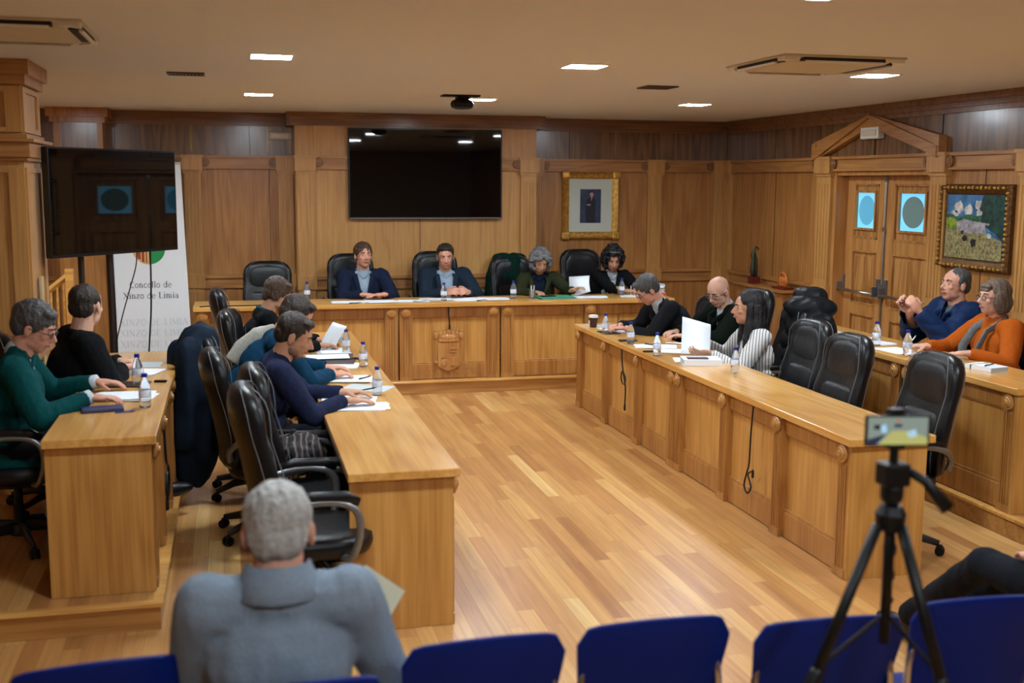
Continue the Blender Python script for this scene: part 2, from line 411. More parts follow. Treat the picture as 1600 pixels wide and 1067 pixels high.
# brass strips at the frieze joints
mb = MB()
for x in (-.385, .40, .63, 4.3): mb.box(x-.004, x+.004, YB-.02, YB-.008, 2.33, 2.60)
mb.box(5.60, 5.612, YB-.02, YB-.008, 2.3, 2.6).box(1.97,1.98,BY-.02,BY,2.52,2.62)
struct('trim_%d' % k, mb, brassM); k += 1
# pediment over the door
PY0, PY1, PA = 8.25, 10.30, 9.30
def pedi(mb, off, d, t):
    za, zb = 2.31, 2.655
    for (ya, yb) in ((PY0, PA), (PY1, PA)):
        s_ = 1 if yb > ya else -1
        mb.prism([(ya, za+off-.06), (ya, za+off+t-.0), (yb, zb+off), (yb, zb+off-t*.93)] if True else [], XR-d, XR, 'X')
mb = MB(); pedi(mb, -.0, .075, .12); pedi(mb, .0, .10, .035)
mb.box(XR-.09, XR, PY0-.02, PY0+.05, 2.288, 2.42).box(XR-.09, XR, PY1-.05, PY1+.02, 2.288, 2.42)
struct('trim_%d' % k, mb, wallY); k += 1
mb = MB().box(XR-.01, XR+.20, DY1-.05, DY1, ZP, DZ).box(XR-.01, XR+.20, DY0, DY0+.04, ZP, DZ).box(XR+.0, XR+.2, DY0, DY1, 2.11, DZ)
struct('trim_%d' % k, mb, doorV); k += 1
# free standing square pillar on the left
mb = MB(); px0, px1, py0, py1 = -1.85, -1.2, 7.40, 8.0
mb.box(px0, px1, py0, py1, 0, ZC)
for z0, z1 in ((.14, .88), (1.05, 2.10), (2.31, 2.58)):
    for (xa, xb) in ((px0, px0+.09), (px1-.09, px1)): mb.box(xa, xb+.0, py0-.014, py0, z0, z1)
    mb.box(px0+.09, px1-.09, py0-.014, py0, z0, z0+.03).box(px0+.09, px1-.09, py0-.014, py0, z1-.03, z1)
    for (ya, yb) in ((py0, py0+.09), (py1-.09, py1)): mb.box(px1, px1+.014, ya, yb, z0, z1)
    mb.box(px1, px1+.014, py0+.09, py1-.09, z0, z0+.03).box(px1, px1+.014, py0+.09, py1-.09, z1-.03, z1)
struct('wall_pillar', mb, bayV)
mb = MB()
for d, z0, z1 in ((.03,2.14,2.16),(.045,2.16,2.25),(.075,2.25,2.27),(.03,2.27,2.30),(.035,2.59,2.65),(.06,2.645,ZC-.001),(.03,.92,1.02),(.045,1.015,1.04)):
    mb.box(px0-d, px1+d, py0-d, py1+d, z0, z1)
struct('trim_%d' % k, mb, wallX, bevel=.004); k += 1
obj('cable_cover', MB().box(px1+.0145, px1+.03, 7.62, 7.72, 1.03, 1.42).box(px1+.0145, px1+.024, 7.635, 7.705, .14, 1.03), socketM, label='pale beige cable cover strip on the side of the square wooden pillar', cat='cable cover', bevel=.003)
# back pillar seen over the hanging screen
mb = MB().box(-1.68, -1.22, 12.12, YB-.001, ZP, ZC-.001)
for x in (-1.68, -1.27): mb.box(x, x+.05, 12.106, 12.12, 2.3, 2.6)
for d, z0, z1 in ((.03,2.59,2.65),(.06,2.645,ZC-.0005),(.04,2.16,2.28)): mb.box(-1.68-d, -1.22+d, 12.12-d, YB-.001, z0, z1)
struct('wall_pillar_back', mb, wallV)
struct('trim_%d' % k, MB().box(-1.63, -1.27, 12.112, 12.122, 2.3, 2.6), frz); k += 1
# skirting
mb = MB().box(XL, BX0, YB-.02, YB, ZP, ZP+.12).box(BX1, XR, YB-.02, YB, ZP, ZP+.12).box(BX0, BX1, BY-.02, BY, ZP, ZP+.12)
struct('baseboard_back', mb, wallX)
struct('baseboard_right', MB().box(XR-.02, XR, -3, DY0, 0.001, ZP+.12).box(XR-.02, XR, DY1, YB, ZP, ZP+.12), wallY)

# ------------------------------------------------------------------ double door
def door_leaf(n, y0, y1, gmat, lab_oval):
    X = XR+.12
    mb = MB(); zt = 2.11; w = y1-y0; g0, g1 = y0+w*.29, y1-w*.24; gz0, gz1 = 1.62, 1.95
    fr = [(y0+.13,y1-.13,ZP+.002,.30),(y0+.13,y1-.13,.80,.90),(y0+.13,y1-.13,1.40,1.52),(y0+.13,y1-.13,2.03,zt),(y0,y0+.13,ZP+.002,zt),(y1-.13,y1,ZP+.002,zt)]
    for a0, a1, z0, z1 in fr: mb.box(X, X+.045, a0, a1, z0, z1)
    d = struct('door_%d' % n, mb, doorV, bevel=.003)
    def panel(z0, z1):
        q = MB().box(X+.014, X+.04, y0+.13, y1-.13, z0, z1)
        q.box(X+.004, X+.016, y0+.17, y1-.17, z0+.045, z1-.045)
        for a0, a1, b0, b1 in ((y0+.13,y1-.13,z0,z0+.014),(y0+.13,y1-.13,z1-.014,z1),(y0+.13,y0+.144,z0,z1),(y1-.144,y1-.13,z0,z1)): q.box(X-.006, X+.02, a0, a1, b0, b1)
        obj('door_panel', q, doorY, d, bevel=.003)
    panel(.30, .80); panel(.90, 1.40)
    # upper panel framing the glass
    q = MB(); A0, A1, B0, B1 = y0+.13, y1-.13, 1.52, 2.03
    q.box(X+.014, X+.04, A0, g0, B0, B1).box(X+.014, X+.04, g1, A1, B0, B1).box(X+.014, X+.04, g0, g1, B0, gz0).box(X+.014, X+.04, g0, g1, gz1, B1)
    for a0, a1, b0, b1 in ((A0,A1,B0,B0+.016),(A0,A1,B1-.016,B1),(A0,A0+.016,B0,B1),(A1-.016,A1,B0,B1),(g0-.02,g1+.02,gz0-.02,gz0),(g0-.02,g1+.02,gz1,gz1+.02),(g0-.02,g0,gz0,gz1),(g1,g1+.02,gz0,gz1)): q.box(X-.006, X+.02, a0, a1, b0, b1)
    obj('door_panel', q, doorY, d)
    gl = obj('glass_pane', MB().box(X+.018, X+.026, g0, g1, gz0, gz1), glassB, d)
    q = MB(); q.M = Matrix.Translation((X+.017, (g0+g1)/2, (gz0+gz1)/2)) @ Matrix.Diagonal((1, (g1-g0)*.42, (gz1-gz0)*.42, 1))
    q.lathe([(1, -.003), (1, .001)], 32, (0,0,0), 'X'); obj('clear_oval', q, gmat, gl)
    return d
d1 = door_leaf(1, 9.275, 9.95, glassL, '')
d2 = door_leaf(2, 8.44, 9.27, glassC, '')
X = XR+.12
def push_bar(d, ya, yb, hinge):
    q = MB().tube([(X-.07, ya, 1.02), (X-.07, yb, 1.02)], .014, 10)
    h = obj('push_bar', q, steelM, d, smooth=True)
    for yy in (ya, yb):
        t = MB().box(X-.002, X-.022, yy-.028, yy+.028, 1.0, 1.16).prism([(yy-.012, .995), (yy+.012, .995), (yy+.012, 1.09), (yy-.012, 1.09)], X-.08, X-.01, 'X')
        obj('bar_bracket', t, greyArm, h, bevel=.004)
    return h
push_bar(d1, 9.33, 9.96, 0); push_bar(d2, 8.5, 9.22, 0)
q = MB().tube([(X-.012, 9.275, ZP+.02), (X-.012, 9.275, 2.09)], .011, 8).box(X-.025, X, 9.255, 9.295, 1.60, 1.64).box(X-.025, X, 9.255, 9.295, 2.05, 2.09).box(X-.03, X, 9.25, 9.3, .98, 1.12)
obj('lock_rod', q, steelM, d2)
# ------------------------------------------------------------------ ceiling fittings
proto = None
LI = [(x, y) for y in (3.95, 6.78, 9.76) for x in (.25, 2.125, 4.11)] + [(.25, .9), (2.125, .9), (-1.62, 9.76)]
for i, (x, y) in enumerate(LI):
    names = {(.25,6.78): 'square recessed ceiling panel light, front left in view, above the left council desks',
             (.25,9.76): 'small square ceiling panel light before the left back panelling, behind the slotted vent',
             (2.125,6.78): 'square recessed ceiling panel light at the middle of the room, between vent and wide screen',
             (2.125,9.76): 'square recessed ceiling panel light right beside the black ceiling camera',
             (4.11,9.76): 'small square recessed ceiling panel light near the back right corner beyond the vent',
             (4.11,6.78): 'square recessed ceiling panel light beside the right air conditioning cassette',
             (2.125,3.95): 'square recessed ceiling panel light cut by the top edge of the photo'}
    lab = names.get((x, y), 'square recessed ceiling panel light out of frame over the %s' % ('audience' if y < 4 else 'left side'))
    if proto is None:
        proto = thing('ceiling_light', lab, 'ceiling light', (x, y, ZC), 0, 'square recessed ceiling lights')
        mb = MB(); s_ = .112
        for a0, a1, b0, b1 in ((-s_-.014, s_+.014, -s_-.014, -s_), (-s_-.014, s_+.014, s_, s_+.014), (-s_-.014, -s_, -s_, s_), (s_, s_+.014, -s_, s_)): mb.box(a0, a1, b0, b1, -.006, .0)
        obj('frame', mb, whiteM, proto)
        obj('diffuser', MB().box(-s_, s_, -s_, s_, -.005, -.0005), lampM, proto)
    else: dup(proto, (x, y, ZC), 0, lab)
def cassette(x, y, lab, s=.38):
    t = thing('air_conditioner', lab, 'air conditioner', (x, y, ZC), 0, None)
    mb = MB().prism([(-s,-s),(s,-s),(s,s),(-s,s)], -.012, 0)
    obj('face_plate', mb, beigeM, t, bevel=.004)
    rg = []
    for d, z in ((s-.05, -.012), (s-.09, -.035), (s-.16, -.042)): rg.append([(-d,-d,z),(d,-d,z),(d,d,z),(-d,d,z)])
    obj('intake_grille', MB().rings(rg), beigeM, t)
    for i in range(4):
        q = MB(); q.M = Matrix.Rotation(i*PI/2, 4, 'Z'); q.box(-s+.13, s-.13, -s+.015, -s+.075, -.030, -.011)
        ob = obj('air_slot', q, darkslot, t)
        q = MB(); q.M = Matrix.Rotation(i*PI/2, 4, 'Z'); q.box(-s+.14, s-.14, -s+.01, -s+.028, -.040, -.03); obj('louvre', q, whiteM, ob)
        q = MB(); q.M = Matrix.Rotation(i*PI/2, 4, 'Z'); q.prism([(-s+.01,-s+.01),(-s+.1,-s+.01),(-s+.05,-s+.05),(-s+.01,-s+.1)], -.032, -.011); obj('corner_cover', q, whiteM, t)
    return t
cassette(3.34, 6.18, 'square ceiling air conditioning cassette at upper right, near the right wall')
cassette(-1.0, 5.86, 'square ceiling air conditioning cassette cut off at the upper left edge')
def vent(x, y, lab, w, h, m_):
    t = thing('ceiling_vent', lab, 'ceiling vent', (x, y, ZC), 0)
    mb = MB(); mb.box(-w, w, -h, h, -.004, 0); obj('backing', mb, darkslot, t)
    mb = MB()
    for a0, a1, b0, b1 in ((-w-.015,w+.015,-h-.015,-h),(-w-.015,w+.015,h,h+.015),(-w-.015,-w,-h,h),(w,w+.015,-h,h)): mb.box(a0, a1, b0, b1, -.01, 0)
    obj('frame', mb, m_, t)
    mb = MB(); n = 9
    for i in range(n): xx = -w+2*w*(i+.5)/n; mb.box(xx-.005, xx+.005, -h, h, -.009, -.003)
    obj('slats', mb, m_, t)
vent(-.265, 8.02, 'slotted beige ceiling vent at left above the hanging screen', .105, .075, ventM)
vent(3.10, 8.07, 'dark grey square ceiling vent right of centre, near the back lights', .105, .105, ventM)
t = thing('ceiling_camera', 'black round camera hanging from the ceiling in front of the wide wall screen', 'camera', (1.88, 9.35, ZC))
obj('mount_plate', MB().box(-.17, .14, -.07, .07, -.012, 0).box(-.05,.05,-.05,.05,-.03,-.012), blackP, t)
obj('camera_head', MB().lathe([(.05,-.03),(.085,-.045),(.1,-.07),(.092,-.1),(.06,-.112),(.01,-.115)], 10), blackP, t)
# emergency light fittings
t = thing('emergency_light', 'small white emergency light box at the peak of the door gable', 'emergency light', (XR-.012, 9.30, 2.485))
obj('housing', MB().box(-.07, 0, -.15, .15, -.05, .055), whiteM, t, bevel=.012); obj('lens', MB().box(-.078, -.07, -.12, .12, -.025, .03), beigeM, t, bevel=.004)
t = thing('emergency_light', 'pale oval emergency light set in the dark frieze of the back wall', 'emergency light', (.535, YB-.012, 2.50))
obj('housing', MB().box(-.12, .12, -.03, 0, -.045, .045), beigeM, t, bevel=.02); obj('lens', MB().box(-.085, .085, -.036, -.03, -.022, .022), whiteM, t, bevel=.004)
# ------------------------------------------------------------------ desks
def ros_disc(mb, c, ax, s_=1, r=.047):
    for rr, tt in ((r, .018), (r*.70, .026), (r*.36, .033)):
        mb.lathe([(rr*.86, 0), (rr, .004*s_), (rr, (tt-.006)*s_), (rr*.9, tt*s_)], 20, c, ax)
def spiral(r=.040, turns=2.2, n=34):
    return [(r*(1-i/n*.85)*math.cos(turns*2*PI*i/n), r*(1-i/n*.85)*math.sin(turns*2*PI*i/n)) for i in range(n)]
def desk_x_face(t, x, face, ys, zb, y0, y1, depth_side, inset_top=.0):
    """long desk whose panelled front looks along x; x = front surface, face = -1/+1 outward direction, ys = pilaster centres"""
    zt = zb+DT-.042; s_ = -face
    pan = []
    ys = sorted(ys)
    for i in range(len(ys)-1):
        a0, a1 = ys[i]+.05, ys[i+1]-.05
        if a1-a0 < .12: continue
        mb = MB().box(x+s_*.030, x+s_*.045, a0-.06, a1+.06, zb+.005, zt)
        fp = obj('front_panel', mb, deskV, t, bevel=.002); mb = MB()
        obj('panel_rail', MB().box(x+s_*.008, x+s_*.04, a0-.06, a1+.06, zb+.005, zb+.15).box(x+s_*.016, x+s_*.04, a0, a1, zb+.149, zb+.168), deskF, fp, bevel=.003)
        obj('panel_rail', MB().box(x+s_*.008, x+s_*.04, a0-.06, a1+.06, zt-.10, zt).box(x+s_*.016, x+s_*.04, a0, a1, zt-.112, zt-.099), deskF, fp, bevel=.003)
    for y in ys:
        mb = MB().box(x-s_*.016, x+s_*.045, y-.05, y+.05, zb+.002, zt)
        for q in (-.03, -.01, .01, .03): mb.box(x-s_*.023, x-s_*.01, y+q-.004, y+q+.004, zb+.05, zt-.11)
        mb.box(x-s_*.022, x, y-.056, y+.056, zb+.002, zb+.05)
        p = obj('pilaster', mb, deskF, t)
        mb = MB(); ros_disc(mb, (x-s_*.016, y, zt-.052), 'X', -s_)
        r_ = obj('rosette', mb, deskX, p)
def topslab(t, x0, x1, y0, y1, zb, mat):
    return obj('desk_top', MB().box(x0, x1, y0, y1, zb+DT-.042, zb+DT), mat, t, bevel=.005)

# right front desk (panels look to the aisle)
t = thing('council_desk', 'long light oak front desk on the right with panelled face to the aisle', 'desk', (0,0,0))
topslab(t, 3.013, 3.506, 5.025, 9.829, 0, topY)
desk_x_face(t, 3.05, -1, [9.73, 9.0, 8.21, 7.48, 7.36, 6.60, 5.85, 5.12], 0, 5.07, 9.78, 1)
obj('end_panel', MB().box(3.034, 3.47, 5.045, 5.069, .002, .708), deskV, t)
obj('end_panel', MB().box(3.065, 3.47, 9.765, 9.79, .002, .708), deskV, t)
for yy in (6.6, 7.42, 8.21, 9.0): obj('divider', MB().box(3.09, 3.44, yy-.01, yy+.01, .002, .706), deskV, t)
# left front desk (panels look to the aisle, mirrored)
t = thing('council_desk', 'long light oak front desk on the left, seen from its end and top', 'desk', (0,0,0))
topslab(t, .469, .977, 4.899, 9.72, 0, topY)
desk_x_face(t, .935, 1, [9.62, 8.9, 8.1, 7.38, 7.26, 6.5, 5.75, 4.99], 0, 4.95, 9.68, -1)
mb = MB().box(.478, .949, 4.93, 4.955, .002, .708); obj('end_panel', mb, deskV, t)
mb = MB().prism([(.925,.60),(.948,.64),(.956,.70),(.965,.708),(.92,.708),(.92,.60)], 4.945, 5.03, 'Y') if False else MB().box(.925,.962,4.945,5.04,.655,.708).box(.925,.95,4.945,5.04,.60,.655)
obj('corner_bracket', mb, deskX, t, bevel=.008)
obj('end_panel', MB().box(.478, .925, 9.66, 9.685, .002, .708), deskV, t)
for yy in (6.5, 7.32, 8.1, 8.9): obj('divider', MB().box(.50, .905, yy-.01, yy+.01, .002, .706), deskV, t)
# left rear desk on the platform
t = thing('council_desk', 'oak rear desk on the left platform with plain end panel', 'desk', (0,0,0))
topslab(t, -.852, -.358, 5.289, 7.95, ZP, topY)
desk_x_face(t, -.40, 1, [7.85, 7.15, 6.75, 6.05, 5.42], ZP, 5.3, 7.9, -1)
obj('end_panel', MB().box(-.845, -.385, 5.32, 5.345, ZP+.002, ZP+.708), deskV, t)
obj('end_panel', MB().box(-.845, -.41, 7.885, 7.91, ZP+.002, ZP+.708), deskV, t)
# right rear desk on the platform
t = thing('council_desk', 'oak rear desk on the right platform in front of the double door', 'desk', (0,0,0))
topslab(t, 4.332, 4.82, 5.484, 8.35, ZP, topY)
desk_x_face(t, 4.37, -1, [8.26, 7.5, 6.74, 6.60, 5.57], ZP, 5.5, 8.3, 1)
obj('end_panel', MB().box(4.352, 4.79, 5.495, 5.517, ZP+.002, ZP+.708), deskV, t)
obj('end_panel', MB().box(4.385, 4.79, 8.285, 8.31, ZP+.002, ZP+.708), deskV, t)
obj('joint', MB().box(4.362, 4.372, 6.668, 6.676, ZP+.01, ZP+.705), darkslot, t)
# presiding desk across the back
FY = 10.70
t = thing('presiding_desk', 'long oak presiding desk across the back with carved coat of arms', 'desk', (0,0,0))
topslab(t, -.36, 4.33, 10.651, 11.22, ZP, topX)
zb = ZP; zt = zb+DT-.042
def bpanel(x0, x1, split=False):
    mb = MB().box(x0-.02, x1+.02, FY+.024, FY+.04, zb+.005, zt)
    lo = MB().box(x0-.02, x1+.02, FY, FY+.03, zb+.005, zb+.15).box(x0, x1, FY+.010, FY+.03, zb+.149, zb+.165)
    up_ = MB().box(x0-.02, x1+.02, FY, FY+.03, zt-.1, zt).box(x0, x1, FY+.010, FY+.03, zt-.112, zt-.099)
    fp = obj('front_panel', mb, deskV, t)
    obj('panel_rail', lo, deskF, fp, bevel=.003); obj('panel_rail', up_, deskF, fp, bevel=.003)
    return fp
for x0, x1 in ((-.22,.55),(.66,1.40),(2.66,3.37),(3.54,4.22)): bpanel(x0, x1)
fp = bpanel(1.66, 2.40)
obj('moulding', MB().box(1.856,1.862,FY+.014,FY+.03,zb+.16,zt-.11), deskF, fp); obj('moulding', MB().box(2.17,2.176,FY+.014,FY+.03,zb+.16,zt-.11), deskF, fp)
obj('joint', MB().box(3.385, 3.393, FY-.012, FY+.0, zb+.005, zt), darkslot, t)
obj('front_rail', MB().box(-.33, 4.30, FY+.002, FY+.03, zt-.02, zt+.0), deskX, t)
for x in (-.28, .6, 1.46, 1.60, 2.46, 2.60, 3.45, 4.26):
    mb = MB().box(x-.062, x+.062, FY-.014, FY+.03, zb+.002, zt)
    for q in (-.036, -.012, .012, .036): mb.box(x+q-.006, x+q+.006, FY-.021, FY-.012, zb+.05, zt-.12)
    p = obj('pilaster', mb, deskF, t)
    mb = MB(); ros_disc(mb, (x, FY-.014, zt-.052), 'Y', -1, .05); obj('rosette', mb, deskX, p)
obj('end_panel', MB().box(-.33, -.305, FY+.03, 11.19, zb+.002, zt), deskV, t)
obj('end_panel', MB().box(4.275, 4.30, FY+.03, 11.19, zb+.002, zt), deskV, t)
# carved crown and shield
cz = .36
mb = MB()
sh = [(-.105,.13),(.105,.13),(.105,-.10),(.05,-.135),(0,-.15),(-.05,-.135),(-.105,-.10)]
mb.prism([(z+cz, x+2.016) for x, z in sh], FY-.012, FY+.03, 'Y')
mb.box(2.016-.085, 2.016-.004, FY-.019, FY-.01, cz-.02, cz+.11).box(2.016+.010, 2.016+.082, FY-.019, FY-.01, cz+.06, cz+.075).box(2.016+.010, 2.016+.082, FY-.019, FY-.01, cz+.03, cz+.045)
mb.box(2.016+.02, 2.016+.07, FY-.021, FY-.01, cz-.10, cz-.02).ell((1.97, FY-.012, cz-.07), (.035,.01,.045))
mb.box(2.016-.098, 2.016+.098, FY-.018, FY+.01, cz+.135, cz+.165)
for i in range(7):
    a = (i-3)*.036; mb.ell((2.016+a*1.12, FY-.008, cz+.205+.012*math.cos(i-3)), (.017,.012,.036)); mb.ell((2.016+a*1.2, FY-.01, cz+.25+.01*math.cos(i-3)), (.011,.009,.011))
mb.ell((2.016, FY-.01, cz+.18), (.10,.012,.028))
mb.box(1.87, 1.905, FY-.03, FY+.01, .285-.0, .305)
obj('carved_coat_of_arms', mb, doorV, t)

# ---- simple stroke lettering, serif style; glyph unit = cap height 1
def arc(cx, cy, rx, ry, a0, a1, n=12): return [(cx+rx*math.cos(R(a0+(a1-a0)*i/n)), cy+ry*math.sin(R(a0+(a1-a0)*i/n))) for i in range(n+1)]
def G(ch):
    T, t_ = .13, .05      # thick and thin strokes
    S = lambda x0, y0, x1, y1, w: ([(x0,y0),(x1,y1)], w)
    def serif(x, y, w=.14): return S(x-w, y, x+w, y, .045)
    x = .68   # x height
    if ch == 'C': return .72, [(arc(.38,.5,.33,.48,55,305,18), .09), S(.60,.95,.60,.72,.04), S(.18,.3,.18,.7,.06)]
    if ch == 'o': return .60, [(arc(.3,.33,.24,.32,0,360,20), .085)]
    if ch == 'O': return .84, [(arc(.42,.5,.36,.48,0,360,24), .09)]
    if ch == 'n': return .66, [S(.15,0,.15,x,T), S(.02,x-.02,.15,x-.02,.04), serif(.15,.02), (arc(.33,.44,.17,.22,150,0,8), .07), S(.5,.02,.5,.45,T), serif(.5,.02)]
    if ch == 'm': return .98, [S(.15,0,.15,x,T), S(.02,x-.02,.15,x-.02,.04), serif(.15,.02,.12), (arc(.32,.44,.15,.22,150,0,8), .07), S(.47,.02,.47,.45,T), serif(.47,.02,.12), (arc(.64,.44,.15,.22,150,0,8), .07), S(.79,.02,.79,.45,T), serif(.79,.02,.12)]
    if ch == 'c': return .54, [(arc(.3,.33,.23,.32,50,310,14), .085)]
    if ch == 'e': return .58, [(arc(.3,.33,.24,.32,0,310,16), .075), S(.08,.36,.53,.36,.05)]
    if ch == 'l': return .32, [S(.16,0,.16,1.02,T), serif(.16,.02,.13), S(.04,1,.16,1,.045)]
    if ch == 'i': return .32, [S(.16,0,.16,x,T), serif(.16,.02,.13), S(.04,x-.02,.16,x-.02,.045), (arc(.16,.9,.03,.03,0,360,8), .08)]
    if ch == 'd': return .66, [(arc(.28,.33,.22,.32,0,360,18), .075), S(.5,0,.5,1.02,T), S(.38,1,.5,1,.045), S(.5,.02,.63,.02,.045)]
    if ch == 'a': return .60, [S(.43,.02,.43,.5,T), (arc(.26,.46,.17,.19,0,150,8), .07), (arc(.25,.18,.18,.16,60,300,12), .07), S(.43,.02,.57,.03,.045)]
    if ch == 'z': return .56, [S(.06,x-.03,.5,x-.03,.06), S(.48,x-.04,.08,.04,.11), S(.06,.03,.52,.03,.06)]
    if ch == 'X': return .84, [S(.1,.98,.72,.02,T), S(.72,.98,.1,.02,t_), serif(.12,.98,.12), serif(.72,.98,.12), serif(.1,.02,.12), serif(.72,.02,.12)]
    if ch == 'L': return .70, [S(.16,0,.16,1,T), serif(.16,.98), S(.05,.02,.6,.02,.05), S(.6,0,.62,.22,.04)]
    if ch == 'I': return .36, [S(.18,0,.18,1,T), serif(.18,.98), serif(.18,.02)]
    if ch == 'N': return .88, [S(.15,0,.15,1,.05), S(.15,1,.7,0,T), S(.7,0,.7,1,.05), serif(.13,.98,.12), serif(.7,.98,.12), serif(.15,.02,.12)]
    if ch == 'Z': return .74, [S(.08,.97,.64,.97,.055), S(.64,.96,.08,.04,T), S(.06,.03,.66,.03,.055)]
    if ch == 'D': return .84, [S(.16,0,.16,1,T), (arc(.28,.5,.46,.48,-90,90,16), .08), S(.04,.02,.3,.02,.045), S(.04,.98,.3,.98,.045)]
    if ch == 'E': return .70, [S(.16,0,.16,1,T), S(.05,.98,.58,.98,.05), S(.16,.52,.46,.52,.05), S(.05,.02,.62,.02,.05), S(.58,.98,.58,.78,.04), S(.61,.02,.61,.24,.04)]
    if ch == 'M': return 1.0, [S(.14,0,.14,1,.05), S(.14,1,.48,.1,T), S(.48,.1,.84,1,.05), S(.84,0,.84,1,T), serif(.12,.02,.1), serif(.84,.02,.12), serif(.12,.98,.1), serif(.86,.98,.1)]
    if ch == 'A': return .86, [S(.1,.02,.42,1,.05), S(.42,1,.74,.02,T), S(.22,.36,.62,.36,.05), serif(.1,.02,.1), serif(.76,.02,.12)]
    if ch == 'S': return .62, [(arc(.3,.74,.22,.23,30,270,10), .08), (arc(.3,.26,.24,.24,90,-150,10), .08)]
    if ch == 'V': return .84, [S(.1,.98,.42,0,T), S(.42,0,.74,.98,.05), serif(.1,.98,.12), serif(.74,.98,.12)]
    if ch == 'R': return .80, [S(.16,0,.16,1,T), (arc(.3,.74,.28,.24,-90,90,10), .07), S(.34,.5,.68,.02,T), serif(.16,.02), S(.05,.98,.3,.98,.045)]
    return .4, []
def lettering(mb, text, height, place):
    """place(u, v, d) -> 3-D point; u along the line, v up, d out of the surface"""
    W = sum(G(c)[0]+.06 for c in text)*height; u = -W/2; kk = 0
    for c in text:
        w, st = G(c)
        for pl, th in st:
            kk += 1
            dz = .0004*(kk % 4)
            for i in range(len(pl)-1):
                (ax, ay), (bx, by) = pl[i], pl[i+1]; L = math.hypot(bx-ax, by-ay)
                if L < 1e-6: continue
                nx, ny = -(by-ay)/L*th/2, (bx-ax)/L*th/2; ex, ey = ((bx-ax)/L*th*.25, (by-ay)/L*th*.25) if len(pl) > 2 else (0, 0)
                q = [(ax-ex+nx, ay-ey+ny), (ax-ex-nx, ay-ey-ny), (bx+ex-nx, by+ey-ny), (bx+ex+nx, by+ey+ny)]
                vs = [place(u+px*height, py*height, dz) for px, py in q] + [place(u+px*height, py*height, dz+.0012) for px, py in q]
                mb.add(vs, [(0,1,2,3),(7,6,5,4),(0,4,5,1),(1,5,6,2),(2,6,7,3),(3,7,4,0)])
        u += (w+.06)*height
mb = MB(); lettering(mb, 'S NVIVSC CEIRSM', .06, lambda u, v, d: (2.03+u, FY-.0005-d*1.6, ZP+.045+v))
obj('carved_lettering', mb, doorV, t)

# ------------------------------------------------------------------ desk cables
cableM = flat('black_cable', srgb(14,13,13), .5)
def cable(pts, lab, r=.006, name='cable', cat='cable', end=True):
    # smooth through points
    P = [Vector(p) for p in pts]; out = []
    for i in range(len(P)-1):
        p0 = P[max(i-1,0)]; p1 = P[i]; p2 = P[i+1]; p3 = P[min(i+2, len(P)-1)]
        for s_ in range(6):
            q = s_/6; out.append(.5*((2*p1)+(p2-p0)*q+(2*p0-5*p1+4*p2-p3)*q*q+(3*p1-p0-3*p2+p3)*q**3))
    out.append(P[-1])
    mb = MB().tube(out, r, 6)
    if end: mb.cap(out[-1], out[-1]-Vector((0,0,.035)), .009, .009, 8)
    return obj(name, mb, cableM, smooth=True, label=lab, cat=cat)
xx = 3.028
cable([(xx,8.545,.70),(xx,8.53,.60),(xx,8.50,.53),(xx-.004,8.44,.49),(xx-.006,8.44,.44),(xx,8.51,.43),(xx+.0,8.55,.47),(xx-.006,8.51,.53),(xx-.01,8.46,.50),(xx-.004,8.43,.40),(xx,8.45,.26)],
      'black looped cable hanging on the right front desk near its far end')
cable([(xx,6.16,.70),(xx,6.18,.52),(xx,6.19,.34),(xx,6.22,.27),(xx-.004,6.24,.19),(xx,6.20,.15),(xx,6.155,.20),(xx-.004,6.19,.27),(xx-.008,6.12,.31)],
      'black cable with a teardrop loop hanging mid way on the right front desk')
cable([(4.352,6.64,ZP+.70),(4.352,6.65,.60),(4.352,6.645,.45),(4.352,6.63,.3)], 'thin black cable hanging down the right rear desk front')
cable([(2.016,FY-.014,.83),(2.014,FY-.026,.76),(2.018,FY-.03,.70),(2.02,FY-.03,.66)], 'short black cable hanging over the carved coat of arms', .007)
cable([(-.375,6.1,ZP+.70),(-.37,6.08,.66),(-.368,6.1,.56),(-.366,6.22,.50),(-.366,6.24,.40),(-.368,6.12,.36),(-.366,6.02,.42),(-.364,6.06,.50),(-.366,6.16,.47),(-.368,6.14,.38),(-.37,6.08,.34)],
      'black coiled cable hanging on the front of the left rear desk', .007)
# power cable on the left end of presiding desk
cable([(-.30,10.66,.885),(-.2,10.70,.885),(0,10.69,.885),(.3,10.70,.885),(.62,10.72,.885)], 'thin grey cable lying along the left end of the presiding desk', .005, end=False)

# ------------------------------------------------------------------ screens
t = thing('wall_screen', 'wide black flat screen mounted on the centre bay of the back wall', 'television', (2.036, BY, 2.107))
obj('housing', MB().box(-.828, .828, -.075, -.03, -.475, .475).box(-.3,.3,-.03,0,-.2,.2), bezelM, t, bevel=.004)
obj('screen', MB().box(-.812, .812, -.0775, -.074, -.455, .462), screenM, t)
obj('lower_trim', MB().box(-.82, .82, -.079, -.074, -.473, -.462), greyArm, t)
A = Vector((-1.125, 7.70)); B = Vector((-.395, 8.60)); mid = (A+B)/2; ang = math.atan2(B.y-A.y, B.x-A.x)
t = thing('hanging_screen', 'black flat screen on a dark post stand beside the left pillar', 'television', (mid.x, mid.y, ZP), ang)
postM = flat('dark_grey_metal', srgb(56,50,48), .4, metal=.5); W2 = (B-A).length/2; z0, z1 = 1.53-ZP, 2.235-ZP
obj('housing', MB().box(-W2, W2, -.02, .035, z0, z1), bezelM, t, bevel=.004)
obj('screen', MB().box(-W2+.012, W2-.012, -.0225, -.019, z0+.022, z1-.012), screenM, t)
obj('bracket', MB().box(-.25, .25, .035, .07, z0+.15, z1-.15), blackP, t)
for x in (-.243, .01): obj('stand_post', MB().box(x-.013, x+.013, .07, .10, .03, z1-.2), postM, t)
